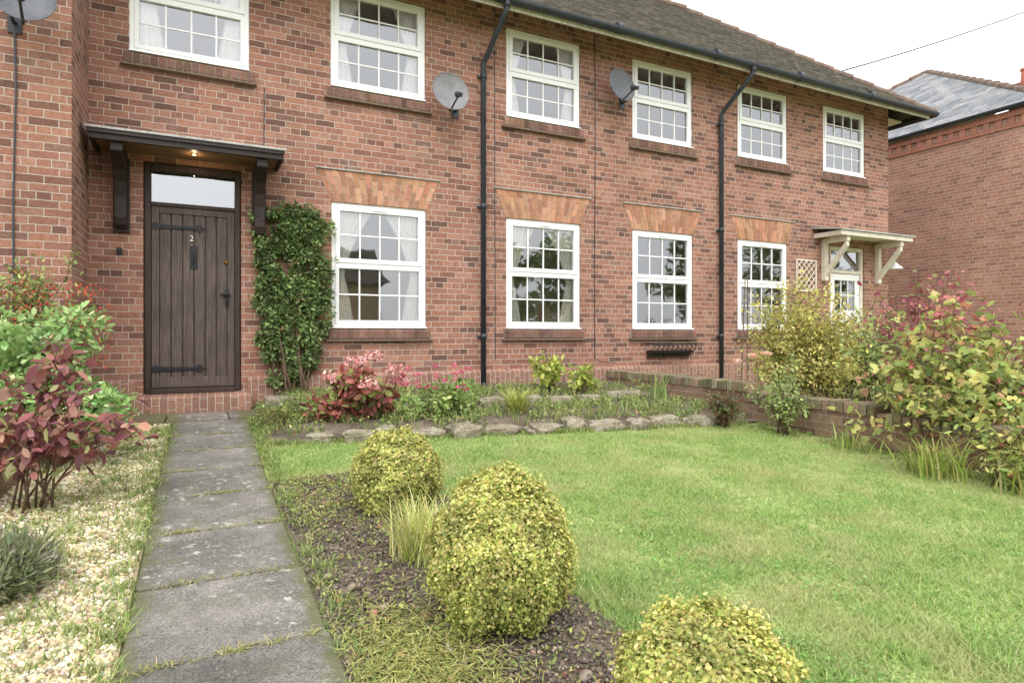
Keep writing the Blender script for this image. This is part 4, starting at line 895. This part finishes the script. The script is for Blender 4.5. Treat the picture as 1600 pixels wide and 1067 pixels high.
def clump(name, loc, n, h, spread, width, palette, label, cat, droop=.7, jit=.04, group=None):
    c = np.tile(np.array(loc, float), (n, 1))+rng.normal(size=(n, 3))*np.array([jit, jit, 0])
    V, F, col = blades(c, h, spread, width, palette, droop, 5); o = np_mesh(name, V, F, M['grass'], col, origin=loc); return tag(o, label, cat, group)
clump('grass_clump', (.95, 2.82, float(gz(2.82))), 460, .35, .24, .006, [(rgb(206, 206, 134), 3), (rgb(184, 194, 110), 3), (rgb(220, 212, 158), 1)], 'tuft of tall yellowish grass between the two nearer round box shrubs', 'grass', .5, .06)
clump('grass_clump', (2.98, 5.85, bed_z(2.98, 5.85)), 300, .38, .34, .009, [(rgb(188, 192, 110), 3), (rgb(154, 170, 86), 3), (rgb(204, 198, 132), 1)], 'arching yellow green grass clump in the flower bed right of the nearer downpipe', 'ornamental grass', .7)
clump('iris', (5.0, 6.0, bed_z(5.0, 6.0)), 34, .42, .16, .022, [(rgb(150, 174, 108), 3), (rgb(186, 188, 128), 1)], 'spiky upright iris leaves in the bed beside the garden wall end', 'iris', .3)
clump('grass_clump', (4.95, 2.75, float(gz(2.75))), 150, .46, .34, .013, [(rgb(152, 170, 86), 3), (rgb(190, 186, 120), 1.5)], 'strappy green leaves at the foot of the big red and green shrub', 'ornamental grass', .75, .09)
clump('grass_clump', (5.05, 2.15, float(gz(2.15))), 160, .43, .34, .013, [(rgb(160, 176, 94), 3), (rgb(198, 194, 126), 1.5)], 'pale strappy leaves by the wall at the right edge of the lawn', 'ornamental grass', .75, .1)
clump('grass_clump', (5.15, 3.55, float(gz(3.55))), 50, .28, .24, .012, [(rgb(150, 170, 92), 3), (rgb(182, 182, 116), 1.5)], 'iris like leaf tuft between the rose bush and the big mixed shrub', 'ornamental grass', .6, .08)

# ------------------------------------------------------------------ climber and bed plants
DG = [(rgb(104, 126, 76), 4), (rgb(126, 148, 90), 4), (rgb(86, 104, 64), 2.6), (rgb(156, 172, 114), 2.2), (rgb(156, 116, 88), .3)]
r = root('climber', (.95, D-.1, 0), 'dense dark green climber trained up the wall between door and window', 'climbing plant')
cl = []
for i in range(150):
    z = random.uniform(.3, 2.28); hw = .37 if z > .9 else (.32 if z > .6 else .24)
    if z > 2.15: hw = .28
    if z < .5 and random.random() < .45: continue
    s = random.uniform(.06, .11); cl.append((.96+random.uniform(-hw, hw)+.02*math.sin(z*6), D-.05-random.random()*.08, z, s, .06, s*1.1))
V, F, c = leaves(cl, 18500, .054, DG, OVAL, .2, .35, .35, clip=lambda P: (P[:, 1] < D-.01) & (P[:, 0] < 1.43), wild=.9)
stc = [(.96+random.choice((-1, 1))*random.uniform(.36, .46), D-.1, random.uniform(.8, 2.2), .06, .05, .05) for _ in range(16)]+[(.96+random.uniform(-.3, .3), D-.1, random.uniform(2.26, 2.38), .05, .04, .06) for _ in range(10)]
V2, F2, c2 = leaves(stc, 500, .05, DG, OVAL, .2, .35, .2, clip=lambda P: (P[:, 1] < D-.01) & (P[:, 0] < 1.45), wild=.9)
np_mesh('foliage', np.concatenate([V, V2]), np.concatenate([F, F2+len(V)]), M['leaf'], np.concatenate([c, c2]), r)
mb = stems_mb((.98, D-.12, .02), [(.96+random.uniform(-.36, .36), D-.05, random.uniform(.5, 2.25)) for _ in range(24)], .013, .003, .1, spread=.16); mb.build('stem', M['stem'], r, smooth=True)
def flowers(parent, centers, rad, n, psize, palette, name='flower_head'):
    for c in centers:
        u = rand_unit(n); u[:, 2] = np.abs(u[:, 2])*1.0-.25; u = unit(u); P = np.array(c)+u*rad*(.8+.25*rng.random((n, 1)))*np.array([1, 1, .75])
        V, F = instance(ROUND, P, frames(rand_unit(n), u+.35*rand_unit(n)), psize*(.7+.6*rng.random(n)))
        np_mesh(name, V, F, M['petal'], np.repeat(pick(palette, n, .1), 6, 0), parent)
hy = shrub('hydrangea', (1.33, 6.05, bed_z(1.33, 6.05)), 'hydrangea with red tinted leaves and pink mophead flowers in the bed', 'hydrangea', rclumps(16, .34, .24, .06, .44, .12), 1100, .09,
      [(rgb(160, 94, 88), 4), (rgb(180, 116, 100), 3), (rgb(140, 86, 82), 2), (rgb(148, 160, 94), 5)], OVAL)
hc = [(1.33+a, 5.98+b, bed_z(1.33, 6.05)+c) for a, b, c in ((-.02, -.05, .56), (.17, .0, .60), (-.24, -.04, .42), (.38, -.04, .48), (.06, -.26, .36), (.44, .05, .36))]
flowers(hy, hc, .085, 130, .032, [(rgb(220, 164, 162), 3), (rgb(208, 138, 140), 3), (rgb(228, 192, 184), 2), (rgb(204, 174, 148), 1.4)])
ce = shrub('valerian', (2.14, 5.95, bed_z(2.14, 5.95)), 'light green clump with bright pink flower heads beside the hydrangea', 'flowering plant', rclumps(14, .36, .22, .08, .32, .12), 1700, .05, [(rgb(160, 184, 110), 3), (rgb(140, 166, 94), 3), (rgb(182, 196, 128), 2)], OVAL)
fc = [(2.14+random.uniform(-.38, .38), 5.9+random.uniform(-.22, .15), bed_z(2.14, 5.95)+random.uniform(.28, .52)) for _ in range(24)]
flowers(ce, fc, .027, 36, .015, [(rgb(208, 96, 130), 3), (rgb(220, 124, 152), 2), (rgb(192, 78, 114), 2)])
YG = [(rgb(188, 196, 102), 4), (rgb(162, 178, 90), 3), (rgb(208, 208, 128), 2)]
branchy('shrub', (3.9, 6.75, bed_z(3.9, 6.75)), 'small yellow green leaved shrub in the bed below the second window', 'shrub', 10, .5, .22, .18, 420, .095, YG, OVAL, 2)
branchy('shrub', (4.3, 6.6, bed_z(4.3, 6.6)), 'lower lime leaved plant beside the yellow green shrub in the bed', 'shrub', 8, .34, .2, .16, 300, .08, YG, OVAL, 2)
shrub('fern', (.72, 6.45, bed_z(.72, 6.45)), 'low ferny green plant beside the path in front of the climber', 'plant', rclumps(10, .25, .3, .02, .09, .08), 1100, .045, [(rgb(118, 134, 72), 3), (rgb(154, 160, 94), 2), (rgb(134, 110, 76), 1)], NARROW)
branchy('shrub', (4.85, 4.8, float(gz(4.8))), 'small dark reddish shrub at the end of the lawn by the garden wall', 'shrub', 18, .38, .25, .22, 1200, .04, [(rgb(104, 94, 72), 3), (rgb(136, 98, 84), 2), (rgb(118, 134, 82), 3)], OVAL)

# ------------------------------------------------------------------ left side plants
PU = [(rgb(150, 96, 98), 4), (rgb(174, 120, 114), 3), (rgb(124, 82, 88), 3), (rgb(184, 142, 122), 2), (rgb(152, 152, 102), 2.6)]
branchy('purple_shrub', (-.86, 4.35, float(gz(4.35))), 'open shrub with dull purple red leaves standing in the gravel at left', 'shrub', 13, 1.02, .62, .38, 800, .084, PU, OVAL, 5, .42, .03, droop=.45, base_r=.11, lean=(.06, 0), r0=.0075, low=.35, twl=.22)
shrub('green_shrub', (-1.16, 5.4, float(gz(5.4))), 'light green leafy shrub behind the purple one, against the left edge', 'shrub', rclumps(46, .60, .45, .3, .98, .16, .25), 8000, .060, [(rgb(150, 180, 112), 4), (rgb(172, 198, 134), 3), (rgb(128, 158, 94), 3), (rgb(190, 208, 158), 1.5)], OVAL, up=.7)
ct = branchy('cotoneaster', (-1.36, 6.35, float(gz(6.35))), 'arching green shrub covered in red berries against the projecting wall', 'shrub', 44, 1.58, .72, .3, 7500, .042, [(rgb(142, 162, 96), 4), (rgb(170, 174, 110), 2), (rgb(178, 124, 94), 2), (rgb(120, 140, 84), 2)], OVAL, 6, .3, .035, droop=.2, low=.6, twl=.18, r0=.006)
n = 800; a_ = rng.random(n)*2*PI; q_ = np.sqrt(rng.random(n)); hz = .55+.72*rng.random(n); P = np.column_stack([-1.34+.66*q_*np.cos(a_), 6.27+.28*q_*np.sin(a_), hz])
V, F = instance(ICO, P, rot_rand(n), .009*(.8+.4*rng.random(n))); o = np_mesh('berries', V, F, M['bits'], np.repeat(pick([(rgb(190, 84, 64), 3), (rgb(172, 70, 58), 2)], n, .08), 12, 0), ct, smooth=True); o['kind'] = 'stuff'
lvz = float(gz(3.12)); lv = root('lavender', (-.70, 3.12, lvz), 'grey green lavender bush at the left edge of the gravel', 'lavender')
LVP = [(rgb(158, 166, 128), 3), (rgb(138, 150, 110), 3), (rgb(176, 178, 146), 2), (rgb(156, 148, 138), 1)]
V, F, c = leaves([(-.73+a, 3.12+b, lvz+.11+cz, .10, .10, .09) for a, b, cz in [(random.uniform(-.13, .12), random.uniform(-.14, .14), random.uniform(-.04, .06)) for _ in range(16)]], 5200, .047, LVP, NARROW, .3, .2, -.5, wild=.5); np_mesh('foliage', V, F, M['leaf'], c, lv)
n = 180; c = np.tile(np.array([-.73, 3.12, lvz+.06]), (n, 1))+rng.normal(size=(n, 3))*np.array([.09, .09, 0]); V, F, col = blades(c, .23, .13, .004, LVP, .3, 4); np_mesh('flower_stalk', V, F, M['leaf'], col, lv)['kind'] = 'stuff'

# ------------------------------------------------------------------ right side plants
YE = [(rgb(206, 198, 116), 4), (rgb(190, 186, 110), 3), (rgb(218, 206, 136), 2), (rgb(162, 168, 98), 2.4)]
branchy('yellow_shrub', (6.45, 5.1, -.1), 'feathery yellowing shrub behind the garden wall', 'shrub', 76, 1.64, .86, .6, 15000, .048, YE, OVAL, 9, .1, .045, twl=.2, low=.3, base_r=.35, r0=.006)
MX = [(rgb(162, 176, 104), 4), (rgb(188, 194, 118), 4.5), (rgb(210, 204, 130), 3), (rgb(138, 156, 92), 2), (rgb(204, 154, 122), .9), (rgb(188, 116, 112), .35)]
RT = [(rgb(188, 108, 112), 3), (rgb(202, 140, 120), 2), (rgb(158, 84, 96), 2)]
branchy('mixed_shrub', (5.62, 3.0, float(gz(3.0))), 'big sprawling shrub with green, yellow and red lobed leaves over the garden wall', 'shrub', 34, 1.52, .82, .8, 2500, .07, MX, LOBED, 6, .22, .045, tip=RT, tipmax=.5, droop=.4, base_r=.25, twl=.26, low=.15, r0=.008)
branchy('mixed_shrub', (5.25, 2.25, float(gz(2.25))), 'lower pale leaved plants tumbling over the wall at the right edge of the photo', 'shrub', 26, .66, .45, .5, 1400, .055, MX, OVAL, 5, .15, .05, droop=.35, base_r=.25, twl=.25, low=.3, r0=.006)
SM = [(rgb(172, 98, 110), 4), (rgb(188, 120, 124), 3), (rgb(150, 84, 100), 3), (rgb(194, 138, 124), 1), (rgb(164, 162, 104), 3)]
branchy('smoke_bush', (6.6, 3.9, -.15), 'tall shrub with wine red leaves rising behind the big mixed shrub', 'shrub', 18, 1.86, .6, .5, 780, .068, SM, OVAL, 6, .45, .03, low=.6, twl=.15, r0=.007)
branchy('smoke_bush', (6.5, 2.75, -.2), 'second wine red shrub close to the right edge of the photo', 'shrub', 12, 1.42, .45, .35, 360, .066, SM, OVAL, 5, .5, .03, low=.7, twl=.14, r0=.007)
branchy('pale_shrub', (6.2, 2.4, -.2), 'pale green leafy shrub behind the wall at the right edge', 'shrub', 30, .95, .75, .45, 2400, .058, [(rgb(172, 186, 120), 4), (rgb(194, 198, 138), 3), (rgb(150, 166, 100), 3)], OVAL, 5, .2, .04, low=.4, base_r=.25, r0=.007)
LS = [(rgb(154, 172, 106), 4), (rgb(182, 190, 122), 3), (rgb(128, 146, 88), 3)]
shrub('low_shrub', (7.6, 3.6, -.15), 'low green bushes in the next garden beyond the wall', 'shrub', rclumps(26, 1.3, .7, .15, .7, .22), 3600, .07, LS, OVAL)
branchy('low_shrub', (8.2, 5.55, -.08), 'leafy green bush hiding the foot of the white end door', 'shrub', 60, 1.2, .95, .6, 7000, .058, LS, OVAL, 6, .1, .05, low=.45, base_r=.5, r0=.007)
ro = branchy('rose_bush', (5.12, 4.3, float(gz(4.3))), 'rose bush with pale peach blooms leaning against the garden wall', 'rose bush', 22, .72, .3, .36, 1100, .044, [(rgb(154, 174, 108), 4), (rgb(176, 192, 128), 3), (rgb(128, 148, 90), 2), (rgb(188, 150, 122), .6)], OVAL, 5, .15, .035, low=.4, r0=.006)
for c in ((5.0, 4.55, .60), (5.14, 4.5, .62), (4.95, 4.7, .54)):
    n = 46; q = rng.random(n)**.6; a = rng.random(n)*2*PI; th = q*1.2; u = np.stack([np.sin(th)*np.cos(a), np.sin(th)*np.sin(a), np.cos(th)], 1)
    P = np.array(c)+u*np.array([.038, .038, .03])*(.6+.5*q)[:, None]; V, F = instance(ROUND, P, frames(np.array([0, 0, 1.])+u*.9, u), .034*(.8+.4*rng.random(n)))
    np_mesh('flower', V, F, M['petal'], np.repeat(pick([(rgb(240, 206, 186), 3), (rgb(236, 172, 148), 2), (rgb(246, 226, 212), 2)], n, .05), 6, 0), ro)
for (x, y, l), lab in zip(((7.55, 7.1, .2), (7.9, 7.3, .12)), ('thin dark garden cane leaning beside the further downpipe', 'second thin cane standing behind the garden wall near the yellow shrub')):
    mb = MB(); mb.tube([(x, y, 0), (x+l*.5, y+.05, .9), (x+l, y+.1, 1.75)], [.012, .011, .008], 7); tag(mb.build('garden_cane', M['cane'], None, (x, y, 0)), lab, 'cane')

# ------------------------------------------------------------------ across the road (seen mirrored in the panes)
op = root('opposite_house', (0, -17, -.6), 'buff brick house across the road, mirrored in the window beside the climber', 'house')
YO = -17
mb = MB(); ops = [(-5.2, -3.9, .4, 1.9), (-1.2, .1, .4, 1.9), (3.2, 4.6, .4, 1.9)]
wall_xz(mb, -7, 8.5, -.8, 3.6, YO, ops, .12, -1); mb.build('wall', M['opp'], op)
mb = MB(); mb.prism_x([(YO+.4, 3.55), (YO-6.4, 3.55), (YO-3, 5.6)], -7.4, 8.9); mb.build('roof', M['tile'], op)
for a, b, c, d in ops:
    mb = MB(); mb.box(a, a+.08, YO-.1, YO-.02, c, d); mb.box(b-.08, b, YO-.1, YO-.02, c, d); mb.box(a+.08, b-.08, YO-.1, YO-.02, d-.08, d); mb.box(a+.08, b-.08, YO-.1, YO-.02, c, c+.08); mb.box((a+b)/2-.04, (a+b)/2+.04, YO-.1, YO-.02, c+.08, d-.08)
    wn = mb.build('window', M['white'], op); mb = MB(); mb.box(a+.08, b-.08, YO-.09, YO-.07, c+.08, d-.08); mb.build('pane', M['black'], wn)
def tree(x, y, h, label, seed):
    random.seed(seed); z = float(gz(y)); r = root('tree', (x, y, z), label, 'tree', 'trees across the road')
    mb = MB(); mb.tube([(x, y, z-.1), (x+.1, y, z+h*.2), (x-.05, y+.1, z+h*.45), (x, y, z+h*.75)], [.28, .22, .15, .05], 9); cl = []
    for i in range(24):
        a = random.uniform(0, 6.28); q = random.uniform(.2, 1)*h*.33; zz = z+h*random.uniform(.32, .95); q *= 1-.6*abs((zz-z)/h-.55); c = (x+q*math.cos(a), y+q*math.sin(a), zz)
        mb.tube([(x, y, zz-h*.16), ((x+c[0])/2, (y+c[1])/2, zz-h*.04), c], [.07, .045, .02], 5); s = h*random.uniform(.09, .14); cl.append(c+(s, s, s*.8))
    mb.build('trunk', M['trunk'], r, smooth=True)
    V, F, c = leaves(cl, 4000, .32, [(rgb(122, 142, 86), 3), (rgb(142, 160, 98), 3), (rgb(104, 122, 76), 3), (rgb(170, 160, 100), 1)], OVAL, .3); np_mesh('crown', V, F, M['leaf'], c, r)
for i, (x, y, h, l) in enumerate(((13, -13, 6.5, 'tree nearest the buff house across the road, seen only as a reflection'), (19, -15, 8, 'second tree from the buff house across the road'), (26, -12, 7.5, 'third tree from the buff house across the road'), (35, -13, 9, 'furthest tree along the road from the buff house'))):
    tree(x, y, h, l, 40+i)
